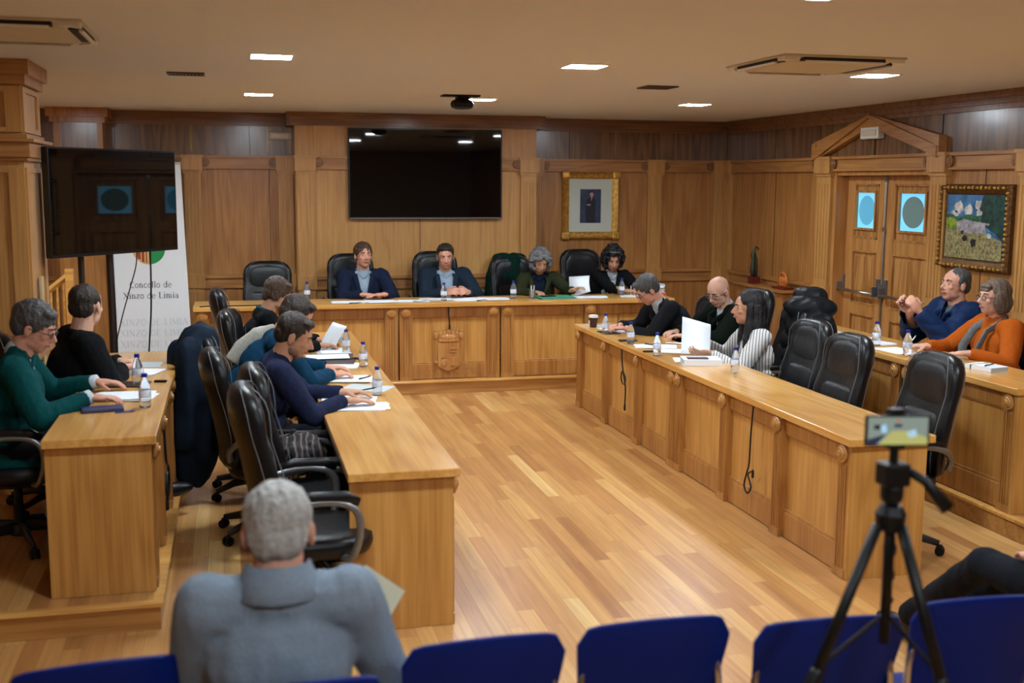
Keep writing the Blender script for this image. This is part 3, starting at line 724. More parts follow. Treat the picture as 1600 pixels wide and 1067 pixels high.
obj('stand_base', MB().box(-.3, .4, -.05, .3, 0.004, .03), blackP, t)
# cables hanging from it
def wpt(u, v, z): return (mid.x+math.cos(ang)*u-math.sin(ang)*v, mid.y+math.sin(ang)*u+math.cos(ang)*v, z)
cable([wpt(.24,.05,1.54), wpt(.22,.05,1.42), wpt(.16,.06,1.26), wpt(.08,.07,1.05), wpt(.03,.08,.85), wpt(.02,.08,.5), wpt(.03,.08,.2)], 'thin black cable sweeping from under the left screen across the banner', .004, end=False)
cable([wpt(.37,.05,1.54), wpt(.365,.05,1.3), wpt(.355,.05,1.1), wpt(.33,.05,.9), wpt(.31,.05,.7), wpt(.30,.05,.35), wpt(.3,.06,.16)], 'black cable dropping straight from the left screen in front of the banner', .006, end=False)

# ------------------------------------------------------------------ banner
t = thing('roll_up_banner', 'white roll up banner with a round emblem and dark lettering', 'banner', (-.790, 12.02, ZP), R(0))
bt, bb, bh = .355, .368, 2.07
mb = MB().add([(-bt-.01,.09,bh),(bt-.03,.09,bh),(bb,-.02,.03),(-bb+.01,-.02,.03),(-bt-.01,.094,bh),(bt-.03,.094,bh),(bb,-.016,.03),(-bb+.01,-.016,.03)], [(0,1,2,3),(7,6,5,4),(0,4,5,1),(1,5,6,2),(2,6,7,3),(3,7,4,0)]) or None
mb = MB(); mb.add([(-bt-.03,.09,bh),(bt-.05,.09,bh),(bb,-.02,.03),(-bb+.01,-.02,.03),(-bt-.03,.094,bh),(bt-.05,.094,bh),(bb,-.016,.03),(-bb+.01,-.016,.03)], [(0,1,2,3),(7,6,5,4),(0,4,5,1),(1,5,6,2),(2,6,7,3),(3,7,4,0)])
obj('sheet', mb, bannerM, t)
def bpl(u, v, d): # point on the leaning sheet
    f = (v-.03)/(bh-.03); return (u, -.02+.11*f-.001-d, v)
obj('base_case', MB().box(-bb-.01, bb+.01, -.06, .05, 0.002, .035), steelM, t, bevel=.01)
obj('top_rail', MB().box(-bt-.035, bt-.045, .08, .105, bh-.012, bh+.012), steelM, t)
obj('support_pole', MB().box(-bb-.035, -bb-.01, .0, .03, .0, bh), flat('dark_pole', srgb(48,42,42), .4, metal=.3), t)
mb = MB(); lettering(mb, 'Concello de', .062, lambda u, v, d: bpl(u-.02, 0.815+v, d)); obj('lettering', mb, inkM, t); mb = MB(); lettering(mb, 'Xinzo de Limia', .062, lambda u, v, d: bpl(u-.02, .705+v, d))
obj('lettering', mb, inkM, t)
mb = MB()
for i, z in enumerate((.10, .21, .32, .43)):
    mb = MB(); lettering(mb, 'XINZO DE LIMIA', .066, lambda u, v, d: bpl(u+.0, z+v, d)); obj('faded_lettering', mb, bannerFade, t)
em = MB(); ctr = 1.21; rr = .16
def disc(mb, pts): 
    n = len(pts); vs = [bpl(x, z, .0008) for x, z in pts]+[bpl(x, z, .003) for x, z in pts]
    mb.add(vs, [list(range(n)), list(range(n, 2*n))[::-1]]+[[i, (i+1) % n, n+(i+1) % n, n+i] for i in range(n)])
disc(em, arc(-.03, ctr, rr, rr, 90, 270, 16)); e1 = obj('emblem', em, flat('emblem_cream', srgb(226,178,112), .5), t)
em = MB(); disc(em, arc(-.03, ctr, rr, rr, -90, 90, 16)); obj('emblem_half', em, flat('emblem_green', srgb(26,142,74), .5), e1)
em = MB()
for x0, w, z0_, z1_ in ((-.14,.03,ctr-.10,ctr+.05),(-.10,.025,ctr-.13,ctr+.08),(-.06,.012,ctr-.14,ctr+.1)):
    q = [(x0,z0_),(x0+w,z0_-.01),(x0+w,z1_),(x0,z1_)]; vs = [bpl(x, z, .0035) for x, z in q]+[bpl(x, z, .0045) for x, z in q]; em.add(vs, [(0,1,2,3),(7,6,5,4),(0,4,5,1),(1,5,6,2),(2,6,7,3),(3,7,4,0)])
obj('emblem_mark', em, flat('emblem_brown', srgb(150,62,24), .5), e1)

# ------------------------------------------------------------------ framed pictures
def frame_x(t, w, h, bw, mat, mat2, ornate):
    """frame in the local XZ plane facing -Y"""
    prof = [(0,0),(.0,-.03),(bw*.25,-.055),(bw*.5,-.04),(bw*.75,-.03),(bw,-.012),(bw,0)]
    rg = []
    for u, d in prof: rg.append([(-w+u,d,-h+u),(w-u,d,-h+u),(w-u,d,h-u),(-w+u,d,h-u)])
    fm = MB().rings(rg, cap=False)
    if ornate:
        mb = fm; mb.cur = 1; n = 17
        for sx, sz, L, ax in ((0,h-bw*.3,w,'x'),(0,-h+bw*.3,w,'x'),(w-bw*.3,0,h,'z'),(-w+bw*.3,0,h,'z')):
            for i in range(n):
                q = -L+bw*.3+(2*L-bw*.6)*i/(n-1); c = (q, -.052, sz) if ax == 'x' else (sx, -.052, q)
                mb.ell(c, (.018,.014,.012) if i % 2 else (.011,.018,.017), None, 8, 5)
    obj('frame', fm, [mat, mat2], t)
t = thing('portrait_picture', 'gilt framed portrait on white mount, hanging on the back wall', 'picture', (4.01, YB-.005, 1.768))
frame_x(t, .34, .385, .085, goldM, gold2, False)
for sx in (-1,1):
    for sz in (-1,1): obj('corner_ornament', MB().box(sx*.25,sx*.352,-.06,-.02,sz*.30,sz*.392), goldM, t, bevel=.02)
obj('mount', MB().box(-.26,.26,-.012,0,-.305,.305), flat('mount_board', srgb(196,202,192), .7), t)
mb = MB().box(-.125,.125,-.014,-.012,-.2,.185); pic = obj('photograph', mb, flat('portrait_backdrop', srgb(44,56,84), .5, var=.35, bscale=9), t)
mb = MB()
body = [(-.2,-.055),(-.2,.055),(-.02,.06),(.075,.055),(.095,.02),(.095,0),(.07,-.045),(-.02,-.062)]
mb.prism(body, -.0155, -.014, 'Y'); obj('suit', mb, flat('portrait_suit', srgb(26,30,44), .6), pic)
mb = MB(); mb.M = Matrix.Translation((.012,-.0155,.128)) @ Matrix.Diagonal((1,.05,1.25,1)); mb.ell((0,0,0),(.022,.02,.024)); mb.M = Matrix.Identity(4)
mb.box(-.045,.0,-.0175,-.0155,.0,.014)
obj('face', mb, flat('portrait_skin', srgb(190,140,120), .6), pic)
obj('hair', MB().prism([(.14,-.014),(.165,-.01),(.168,.02),(.155,.036),(.13,.036),(.148,.02)], -.018, -.0165, 'Y'), inkM, pic)
obj('shirt', MB().prism([(.098,.006),(.098,.02),(.05,.008)], -.0175, -.0155, 'Y'), paperG, pic)

t = thing('landscape_painting', 'gilt framed landscape painting of a white farmhouse on the right wall', 'picture', (XR-.005, 7.795, 1.70), R(-90))
frame_x(t, .44, .335, .09, gold2, goldM, True)
obj('backing', MB().box(-.43,.43,-.02,0,-.33,.33), flat('dark_wood_back', srgb(52,28,14), .6), t)
def pmat(n, c, v=.3, s=24): return flat('paint_'+n, tuple(x*.8 for x in c[:3])+(1,), .5, var=min(.75, v+.35), bscale=s, bump=.4)
cv = obj('canvas', MB().box(-.352,.352,-.024,-.02,-.25,.25), pmat('sky', srgb(66,120,168), .3, 9), t)
def blob(n, pts, mat_, lv):
    mb = MB().prism([(z, x) for x, z in pts], -.024-.0012*lv, -.0235-.0012*(lv-1), 'Y'); obj(n, mb, mat_, cv)
rr_ = random.Random(3)
def rough(cx, cz_, rx, rz, n=14): return [(cx+rx*math.cos(2*PI*i/n)*rr_.uniform(.75,1.15), cz_+rz*math.sin(2*PI*i/n)*rr_.uniform(.7,1.15)) for i in range(n)]
cl = pmat('cloud', srgb(212,206,200), .2)
for cx, cz_, rx, rz in ((-.2,.15,.06,.055),(-.08,.13,.05,.05),(.05,.17,.055,.045),(-.25,.10,.05,.03),(.06,.11,.04,.03)): blob('cloud', rough(cx,cz_,rx,rz), cl, 1)
blob('hill', [(-.352,.09),(-.30,.10),(-.2,.07),(-.08,.10),(.04,.09),(.12,.10),(.12,-.05),(-.352,-.05)], pmat('hill', srgb(52,104,72), .4), 2)
blob('meadow', [(-.352,.07),(-.27,.07),(-.2,.03),(-.2,-.02),(-.352,-.02)], pmat('meadow', srgb(136,160,48), .25), 3)
blob('trees', [(.10,.25),(.352,.25),(.352,-.10),(.26,-.04),(.16,.0),(.08,.05),(.10,.12),(.06,.14)], pmat('tree', srgb(22,64,52), .5), 3)
blob('farmhouse', [(-.21,.04),(-.12,.06),(.02,.045),(.19,.035),(.19,.02),(.14,.02),(.17,-.06),(-.21,-.06)], pmat('house', srgb(168,160,166), .2), 4)
blob('field', [(-.352,-.02),(-.2,-.03),(-.05,-.05),(.12,-.04),(.352,-.10),(.352,-.25),(-.352,-.25)], pmat('field', srgb(150,138,92), .35, 40), 5)
blob('bird', rough(-.10,-.09,.03,.03), pmat('dark', srgb(22,22,26), .3), 6); blob('bird', rough(.01,-.12,.035,.035), pmat('dark2', srgb(22,22,26), .3), 6)
blob('doorway', [(-.15,-.03),(-.12,-.03),(-.12,-.06),(-.15,-.06)], pmat('shade', srgb(40,34,40), .3), 6)
blob('bird', rough(.2,-.06,.03,.02), pmat('pale', srgb(196,206,210), .1), 6)

# ------------------------------------------------------------------ stair rail at far left
t = thing('stair_railing', 'pale wooden stair handrail with thin balusters behind the hanging screen', 'railing', (-1.62, 10.9, ZP))
obj('handrail', MB().tube([(-.22,0,.72),(.16,0,1.03)], .03, 4), topX, t)
obj('newel_post', MB().box(.15,.22,-.035,.035,0,1.10), topX, t)
for i in range(7): x = -.2+.055*i; obj('baluster', MB().box(x-.009,x+.009,-.009,.009,0.0,.735+(x+.2)*.82), topX, t)
# ------------------------------------------------------------------ statue and trophy on small shelves of the right wall
t = thing('wall_shelf', 'narrow oak ledge in the right corner that carries the statue and the trophy', 'shelf', (0,0,0))
obj('board', MB().box(XR-.3, XR-.05, 10.45, 11.6, .925, .95), wallY, t, bevel=.003); obj('cabinet_body', MB().box(XR-.26, XR-.05, 10.5, 11.55, ZP, .925), wallV, t)
t = thing('statuette', 'tall slim dark bronze statuette on a deep red block in the right corner', 'statuette', (5.52, 11.33, .951))
obj('plinth', MB().box(-.05,.05,-.05,.05,0,.075), redM, t, bevel=.003)
brz = flat('bronze', srgb(70,74,58), .45, metal=.6, bump=.5, bscale=40)
mb = MB().tube([(-.015,0,.075),(-.02,0,.16),(-.012,0,.24),(-.018,0,.31),(-.01,0,.36),(.012,0,.395),(.035,0,.385),(.045,0,.36)], [.022,.03,.02,.028,.016,.012,.008,.006], 8).tube([(.02,0,.075),(.03,.01,.17),(.022,0,.27),(.0,0,.33)], [.018,.02,.014,.01], 8)
obj('figure', mb, brz, t, smooth=True)
t = thing('trophy', 'small orange brown wooden trophy with an arch on a dark red stand', 'trophy', (5.52, 10.66, .951))
obj('stand', MB().box(-.06,.06,-.13,.13,0,.02), redM, t, bevel=.003)
tw = flat('turned_wood', srgb(186,104,44), .4, var=.3)
mb = MB().tube([(0,-.08,.02),(0,-.085,.10),(0,-.05,.15),(0,0,.165),(0,.05,.15),(0,.085,.10),(0,.08,.02)], .016, 8)
for y in (-.045, -.0, .045): mb.lathe([(.012,.02),(.02,.04),(.008,.07),(.018,.10),(.006,.13)], 10, (0,y,0))
obj('arch', mb, tw, t, smooth=True)
# ------------------------------------------------------------------ people
import numpy as np
def bake(mb, voxel, smooth=4, disp=None, cut=None, adapt=0):
    me = mb.mesh('tmp'); b = bmesh.new(); b.from_mesh(me); bmesh.ops.recalc_face_normals(b, faces=b.faces); b.to_mesh(me); b.free()
    o = bpy.data.objects.new('tmp', me); COL.objects.link(o)
    r = o.modifiers.new('r', 'REMESH'); r.mode = 'VOXEL'; r.voxel_size = voxel; r.adaptivity = adapt
    s_ = o.modifiers.new('s', 'SMOOTH'); s_.factor = .5; s_.iterations = smooth
    for q in COL.objects: pass
    dg = bpy.context.evaluated_depsgraph_get(); dg.update()
    out = bpy.data.meshes.new_from_object(o.evaluated_get(dg)); bpy.data.objects.remove(o); bpy.data.meshes.remove(me)
    if disp:
        n = len(out.vertices); co = np.empty(n*3, 'f'); out.vertices.foreach_get('co', co); nr = np.empty(n*3, 'f')
        out.vertex_normals.foreach_get('vector', nr); co = co.reshape(-1,3); nr = nr.reshape(-1,3)
        d = np.fromiter((disp(Vector(c)) for c in co), 'f', n)
        co += nr*d[:, None]; out.vertices.foreach_set('co', co.ravel())
    if cut:
        b = bmesh.new(); b.from_mesh(out); dv = [v for v in b.verts if cut(v.co)]; bmesh.ops.delete(b, geom=dv, context='VERTS'); b.to_mesh(out); b.free()
    out.polygons.foreach_set('use_smooth', [True]*len(out.polygons)); out.update()
    return out
def folds(amp=.006, sc=9, seed=0):
    o = Vector((seed*3.1, seed*1.7, seed))
    def f(c):
        a = noise.noise(c*sc+o); b_ = noise.noise(Vector((c.x*sc*2.2, c.y*sc*2.2, c.z*sc*.8))+o)
        return amp*(a*.9 + (.5-abs(b_))*.9 - .35)
    return f
def hairf(amp=.004, sc=60, seed=0, curl=False):
    o = Vector((seed*3.1, seed*1.7, seed))
    def f(c):
        if curl: return amp*(noise.noise(c*sc*.8+o)+.5*noise.noise(c*sc*1.7+o))
        return amp*(noise.noise(Vector((c.x*sc, c.y*sc*.6, c.z*sc*.35))+o))
    return f
SKIN = [flat('skin_%s' % n, srgb(*c), .5, spec=.35, bump=.08, bscale=60, var=.05) for n, c in
        (('rosy', (198,142,118)), ('tan', (184,134,106)), ('pale', (206,158,136)), ('olive', (172,124,98)))]
eyeW = flat('eye_white', srgb(206,200,194), .2); eyeD = flat('iris_dark', srgb(36,26,20), .15)
lipM = flat('lips', srgb(164,92,84), .45); browM = flat('eyebrow_dark', srgb(48,38,32), .8)
def hairmat(n, c, v=.3): return flat('hair_'+n, c, .55, var=v, bump=.7, bscale=90, spec=.4)
H_DK = hairmat('dark_brown', srgb(46,36,30)); H_BK = hairmat('black', srgb(20,18,20)); H_GR = hairmat('grey', srgb(160,158,154), .25)
H_MG = hairmat('dark_grey', srgb(72,70,70), .4); H_BR = hairmat('brown', srgb(74,54,42)); H_BB = hairmat('grey_brown_bob', srgb(96,82,70), .3); H_CG = hairmat('curly_grey', srgb(110,110,112), .35)
def fabric(n, c, v=.08, s=60, rough=.9, bump=.25, sheen=0): return flat(n, tuple(x*.75 for x in c[:3])+(1,), rough, var=v, bump=bump, bscale=s, sheen=sheen, spec=.12)
trouD = fabric('dark_trousers', srgb(26,28,34)); shoeM = flat('black_shoe_leather', srgb(20,18,18), .35)
frameBk = flat('glasses_frame_dark', srgb(40,24,26), .3); lensM = flat('glasses_lens', srgb(235,240,240), .03, trans=.95, ior=1.05)
def hand_prims(mb, W, d, nrm, k=1.0, curl=.5, side=1, spread=.14):
    """wrist point W, pointing direction d, palm normal nrm (the way the palm looks); side=+1 thumb on d x nrm side"""
    d = d.normalized(); nrm = (nrm - d*nrm.dot(d)).normalized(); s_ = d.cross(nrm).normalized()*side
    rot = Matrix((s_, d, nrm)).transposed()
    mb.ell(W+d*.048*k, (.040*k,.052*k,.017*k), rot, 12, 8); mb.cap(W-d*.02*k, W+d*.03*k, .026*k, .026*k, 10, sq=.75, side=s_)
    for i, (x, L, r) in enumerate(((.029,.072,.0092),(.010,.080,.0095),(-.010,.075,.0092),(-.028,.060,.0082))):
        b0 = W + d*.088*k + s_*x*k - nrm*.002; dd = (d + s_*(x/.03)*spread).normalized(); a0 = 0
        for j, (f_, c_) in enumerate(((.46,.5),(.31,.9),(.23,.8))):
            a0 += curl*c_*(1+.12*i); q = dd*math.cos(a0)+nrm*math.sin(a0); e = b0+q*(L*f_*k)
            mb.cap(b0, e, r*k*(1-.07*j), r*k*(.93-.07*j), 8); b0 = e
    b0 = W + d*.028*k + s_*.030*k + nrm*.004; q = (d*.72+s_*.62+nrm*.25).normalized(); e = b0+q*.040*k; mb.cap(b0, e, .0125*k, .0105*k, 8)
    q = (d*.88+s_*.25+nrm*(.3+curl*.3)).normalized(); mb.cap(e, e+q*.030*k, .0105*k, .0085*k, 8)

def person(lab, H, head_dir, face, lean, hands, skin=0, hair='short', hairm=None, top=None, shirt=None, open_v=None, cuffs=None,
           K=1.0, curlv=.5, beard=None, glasses=None, fem=False, collar=None, vox=.006, hyaw=0, hpit=0, hroll=0, seed=1, kind='blazer', puffy=0,
           trou=None, bulk=1.0, palms=None, hdirs=None, twist=0, kneex=.15, base_z=0, leg_out=.44, elb=None, lap=False, hands_side=None, legpts=None, nk=0, hs=1.0):
    """H world position of head centre; face = heading angle in degrees (0 = +x); angles of the head are relative to the heading"""
    top = top or trouD; trou = trou or trouD
    H = Vector(H); fa = R(face)
    fwd = Vector((math.cos(fa), math.sin(fa), 0)); rt = Vector((math.sin(fa), -math.cos(fa), 0)); up = Vector((0,0,1))
    # head frame: X right, Y forward, Z up
    Bh = Matrix((rt, fwd, up)).transposed()
    Rh = Bh @ Matrix.Rotation(R(hyaw), 3, 'Z') @ Matrix.Rotation(-R(hpit), 3, 'X') @ Matrix.Rotation(R(hroll), 3, 'Y')
    hp = lambda x, y, z: H + Rh @ Vector((x*K, y*K, z*K))
    N = H + Rh @ Vector((0,-.028*K,-.10*K)) + up*(-.030*K+nk) - fwd*(.014*K)
    la = R(lean); tv = fwd*math.sin(la)+up*math.cos(la); P = N - tv*.50*K
    tr = (rt*math.cos(R(twist))+fwd*math.sin(R(twist))).normalized(); tf = tr.cross(tv)*-1; tf = tv.cross(tr)
    rotT = Matrix((tr, tf, tv)).transposed()
    base = Vector((P.x, P.y, base_z)); loc = lambda p: p-base
    sw = (.150 if fem else .166)*K*(.5+.5*bulk)
    Sh = [N - tv*.065*K + tr*sw*s_ for s_ in (1,-1)]
    ua, fa_ = .285*K, .25*K
    arms = []
    for i, s_ in enumerate((1,-1)):
        W = Vector(hands[i]); S = Sh[i]; D = W-S; L = D.length
        if L > (ua+fa_)*.985: W = S + D.normalized()*(ua+fa_)*.985; D = W-S; L = D.length
        pole = elb[i] if elb and elb[i] else None
        pole = Vector(pole) if pole else (tr*s_*.75 - up*.8 - tf*.15)
        dn = D.normalized(); pole = (pole - dn*pole.dot(dn)).normalized()
        a_ = (ua*ua-fa_*fa_+L*L)/(2*L); h_ = math.sqrt(max(ua*ua-a_*a_, 0)); E_ = S+dn*a_+pole*h_
        arms.append((S, E_, W))
    # legs
    legs = []
    for s_ in (1,-1):
        hj = P + rt*s_*.09*K + up*.0; kn = P + rt*s_*kneex*K + fwd*leg_out*K; kn.z = max(P.z-.01, base_z+.40) if not lap else P.z
        an = kn + fwd*.02 - up*0; an = Vector((kn.x, kn.y, base_z+.085)) + fwd*.03
        legs.append((hj, kn, an))
    if legpts: legs = [(legs[i][0], Vector(legpts[i][0]), Vector(legpts[i][1])) for i in (0,1)]
    # ---------------- body: one continuous surface
    mb = MB()
    def A(p): return loc(Vector(p))
    ra = Rh
    mb.ell(A(hp(0,-.012,.030)), (.077*K,.096*K,.086*K), ra, 18, 12)
    mb.ell(A(hp(0,.022,-.030)), ((.056 if fem else .060)*K,.070*K,.085*K), ra, 16, 10)
    mb.ell(A(hp(0,.050,-.086)), ((.026 if fem else .034)*K,.030*K,.025*K), ra)
    for s_ in (1,-1):
        mb.ell(A(hp(s_*.036,.014,-.066)), (.022*K,.042*K,.028*K), ra)
        mb.ell(A(hp(s_*.038,.060,-.020)), (.020*K,.019*K,.016*K), ra)
        mb.ell(A(hp(s_*.010,.094,-.032)), (.0085*K,.010*K,.007*K), ra, 8, 6)
        mb.ell(A(hp(s_*.078,-.008,-.008)), (.0085*K,.020*K,.032*K), ra @ Matrix.Rotation(s_*.25, 3, 'Z'), 10, 8)
        mb.ell(A(hp(s_*.031,.067,.013)), (.016*K,.014*K,.0075*K), ra, 10, 6)
        mb.ell(A(hp(s_*.031,.064,-.009)), (.015*K,.012*K,.006*K), ra, 10, 6); mb.ell(A(hp(s_*.0445,.058,.002)), (.010*K,.015*K,.014*K), ra, 10, 8)
    mb.cap(A(hp(0,.084,.012)), A(hp(0,.108,-.024)), .0078*K, .0118*K, 8)
    mb.cap(A(hp(-.036,.072,.026)), A(hp(.036,.072,.026)), .012*K, .012*K, 8)
    mb.ell(A(hp(0,.080,-.050)), (.024*K,.013*K,.013*K), ra); mb.ell(A(hp(0,.074,-.066)), (.022*K,.012*K,.009*K), ra)
    nr = (.046 if fem else .057)*K
    mb.cap(A(hp(0,-.022,-.045)), A(N-tv*.06*K), nr, nr*1.08, 14)
    mb.cap(A(Sh[0]), A(Sh[1]), .045*K, .045*K, 10); mb.cap(A(N-tv*.13*K), A(P), .055*K, .085*K, 12); mb.cap(A(N-tv*.02*K), A(N-tv*.14*K), .05*K, .06*K, 12)
    for i, (S, E_, W) in enumerate(arms):
        mb.cap(A(S), A(E_), .038*K, .033*K, 10); mb.cap(A(E_), A(W), .033*K, .024*K, 10)
        s_ = 1 if i == 0 else -1
        hd = Vector(hdirs[i]) if hdirs and hdirs[i] else (W-E_)
        if not (hdirs and hdirs[i]): hd = Vector((hd.x, hd.y, hd.z*.25))
        pn = Vector(palms[i]) if palms and palms[i] else Vector((0,0,-1))
        cv_ = curlv[i] if isinstance(curlv, (tuple, list)) else curlv
        hd = hd.normalized(); pnn = (pn-hd*pn.dot(hd)).normalized(); thumb = hd.cross(pnn)
        # thumb towards the other hand: right hand's thumb points left
        want = -tr*s_
        hand_prims(mb, A(W), hd, pn, K*1.02, cv_, 1 if thumb.dot(want) > 0 or abs(thumb.dot(want)) < .05 and s_ > 0 else -1)
    for hj, kn, an in legs: mb.cap(A(hj), A(kn), .06*K, .045*K, 10); mb.cap(A(kn), A(an), .045*K, .032*K, 10)
    me = bake(mb, vox, 3)
    o = obj('person', me, SKIN[skin], label=lab, cat='person'); o.location = base
    def child(name, mesh_, mat, **k): return obj(name, mesh_, mat, o, **k)
    # ---------------- eyes, brows, lips
    for s_ in (1,-1):
        if seed in (15, 16): continue
        q = MB().ell(A(hp(s_*.031,.0680,.001)), (.0105*K,.0105*K,.0062*K), ra, 10, 8)
        ey = child('eye', q, eyeW, smooth=True)
        q = MB().ell(A(hp(s_*.031,.0755,.0005)), (.0054*K,.0042*K,.0054*K), ra, 8, 6)
        obj('iris', q, eyeD, ey, smooth=True)
    for s_ in (1,-1):
        q = MB(); q.tube([A(hp(s_*.014,.086,.026)), A(hp(s_*.030,.0865,.033)), A(hp(s_*.048,.074,.028))], [.004*K,.0045*K,.003*K], 6)
        child('eyebrow', q, hairm if hairm and hair != 'bald' else browM, smooth=True)
    q = MB().tube([A(hp(-.024,.082,-.059)), A(hp(-.010,.0925,-.0565)), A(hp(0,.0935,-.058)), A(hp(.010,.0925,-.0565)), A(hp(.024,.082,-.059))], [.002*K,.0055*K,.006*K,.0055*K,.002*K], 8)
    child('lips', q, lipM, smooth=True)
    # ---------------- hair
    hm = hairm or H_DK
    if hair != 'bald':
        q = MB(); F = {'short': 1.03, 'crop': .985, 'side': 1.09, 'curly': 1.02, 'mop': 1.1, 'long': 1.03, 'bob': 1.05}[hair]
        q.ell(A(hp(0,-.024,.044)), (.083*K*F,.095*K*F,.084*K*F), ra, 18, 12)
        q.ell(A(hp(0,-.052,.002)), (.074*K*F,.062*K*F,.072*K), ra, 14, 10)
        for s_ in (1,-1): q.ell(A(hp(s_*.068,-.004,.028)), (.012*K,.034*K,.030*K), ra); q.ell(A(hp(s_*.071,.014,.008)), (.006*K,.008*K,.022*K), ra, 8, 6)
        if hair in ('side', 'mop', 'short'): q.ell(A(hp(.012,.040,.092)), (.058*K,.040*K,.024*K), ra); 
        if hair == 'mop': q.ell(A(hp(0,.062,.072)), (.062*K,.026*K,.022*K), ra); q.ell(A(hp(.0,-.075,-.03)), (.065*K,.04*K,.05*K), ra); [q.ell(A(hp(s_*.074,-.02,-.0)), (.018*K,.04*K,.045*K), ra) for s_ in (1,-1)]
        dsp = hairf(.006, 55, seed)
        if hair == 'curly':
            rr_ = random.Random(seed)
            for i in range(190):
                u_ = rr_.uniform(-1,1); a_ = rr_.uniform(0, 2*PI); s_ = math.sqrt(1-u_*u_)
                x, y, z = s_*math.cos(a_)*.100*hs, s_*math.sin(a_)*.105*hs-.022, u_*.105*hs+.025+.04*(hs-1)
                if y > .045 and z < .07: continue
                if z < -.07 and y > -.01 and abs(x) < .06: continue
                q.ell(A(hp(x, y, z-(.02 if abs(x) > .05 else 0))), (.022*K,.022*K,.022*K), None, 8, 6)
            for s_ in (1,-1): q.ell(A(hp(s_*.082,-.02,-.045)), (.026*K,.045*K,.06*K), ra)
            q.ell(A(hp(0,-.08,-.04)), (.08*K,.045*K,.06*K), ra); dsp = hairf(.010, 55, seed, True)
        if hair == 'bob':
            for s_ in (1,-1):
                q.ell(A(hp(s_*.078,-.012,-.025)), (.026*K,.058*K,.085*K), ra)
            q.ell(A(hp(0,-.075,-.03)), (.085*K,.05*K,.085*K), ra); q.ell(A(hp(0,.055,.078)), (.060*K,.030*K,.020*K), ra); q.ell(A(hp(0,.066,.052)), (.050*K,.020*K,.018*K), ra)
        if hair == 'long':
            for s_ in (1,-1):
                q.cap(A(hp(s_*.070,-.01,.02)), A(hp(s_*.072,.004,-.10)), .030*K, .032*K, 10)
                q.cap(A(hp(s_*.072,.004,-.10)), A(hp(s_*.082,.035,-.26)), .034*K, .022*K, 10)
                q.cap(A(hp(s_*.05,-.05,.0)), A(hp(s_*.07,-.05,-.17)), .045*K, .045*K, 10)
            q.cap(A(hp(0,-.07,.0)), A(hp(0,-.09,-.22)), .055*K, .06*K, 12)
        child('hair', bake(q, .0055 if hair != 'curly' else .006, 2, dsp), hm)
    if beard:
        q = MB(); q.ell(A(hp(0,.046,-.088)), (.038*K,.033*K,.027*K), ra)
        for s_ in (1,-1): q.ell(A(hp(s_*.038,.020,-.068)), (.0235*K,.040*K,.029*K), ra)
        q.ell(A(hp(0,.0815,-.044)), (.022*K,.0105*K,.006*K), ra)
        child('beard', bake(q, .005, 2), beard)
    if glasses:
        q = MB()
        for s_ in (1,-1):
            q.tube([A(hp(s_*.032+.022*math.cos(a), .098-.006*abs(math.cos(a)), .002+.0155*math.sin(a))) for a in [2*PI*i/14 for i in range(14)]], .0019*K, 6, closed=True)
            q.tube([A(hp(s_*.054,.092,.008)), A(hp(s_*.080,.06,.008)), A(hp(s_*.084,.0,.005)), A(hp(s_*.083,-.018,-.008))], .0019*K, 6)
        q.tube([A(hp(-.010,.100,.006)), A(hp(0,.103,.009)), A(hp(.010,.100,.006))], .0019*K, 6)
        g_ = child('glasses', q, glasses, smooth=True)
        for s_ in (1,-1): obj('lens', MB().ell(A(hp(s_*.032,.096,.002)), (.020*K,.0008,.0145*K), ra, 12, 6), lensM, g_)
    # ---------------- clothes
    Bk = bulk
    tp = lambda x, y, z: A(P + tr*x*K + tf*y*K + tv*z*K)
    def torso(q, g, low=0):
        q.ell(tp(0,.0,.00), ((.160*Bk+g)*K,(.115*Bk+g)*K,.12*K), rotT, 16, 10)
        q.ell(tp(0,.012,.13), ((.150*Bk+g)*K,(.112*Bk+g)*K,.14*K), rotT, 16, 10)
        q.ell(tp(0,.006,.29), (((.150 if fem else .162)*Bk+g)*K,(.108*Bk+g)*K,.16*K), rotT, 16, 10)
        if fem: q.ell(tp(.06,.075,.29), (.062*K,.055*K,.06*K), rotT); q.ell(tp(-.06,.075,.29), (.062*K,.055*K,.06*K), rotT)
        q.cap(A(Sh[0]-tr*.02*K-tv*.006), A(Sh[1]+tr*.02*K-tv*.006), (.052*Bk+g)*K, (.052*Bk+g)*K, 12)
        q.cap(A(N-tv*.075*K+tr*.05*K), A(N-tv*.075*K-tr*.05*K), .06*K+g, .06*K+g, 10)
        q.ell(A(N-tv*.06*K), (.085*K+g,.07*K+g,.055*K+g), rotT)
    if shirt:
        q = MB(); torso(q, -.004); q.cap(A(N-tv*.0*K), A(N-tv*.09*K), nr+.008, nr+.02, 14, flat=True)
        child('shirt', bake(q, .011, 2), shirt)
    g = {'blazer': .016, 'jacket': .022, 'sweater': .012, 'shirt': .010}[kind] + puffy*.012
    q = MB(); torso(q, g)
    for i, (S, E_, W) in enumerate(arms):
        w_ = (E_-W).normalized()
        q.cap(A(S), A(S+(E_-S)*.5), (.055*Bk+g)*K, (.049*Bk+g)*K, 14); q.cap(A(S+(E_-S)*.5), A(E_), (.049*Bk+g)*K, (.043*Bk+g)*K, 14)
        q.cap(A(E_), A(W+w_*.005), (.043*Bk+g)*K, (.031+g*.8)*K, 14, flat=True)
    q.cap(tp(.09,.02,-.02), tp(.12,.16,-.01), (.085*Bk+g*.5)*K, .085*K, 12); q.cap(tp(-.09,.02,-.02), tp(-.12,.16,-.01), (.085*Bk+g*.5)*K, .085*K, 12)
    if kind in ('sweater',): q.cap(A(N-tv*.01*K), A(N-tv*.07*K), nr+.012, nr+.028, 14)
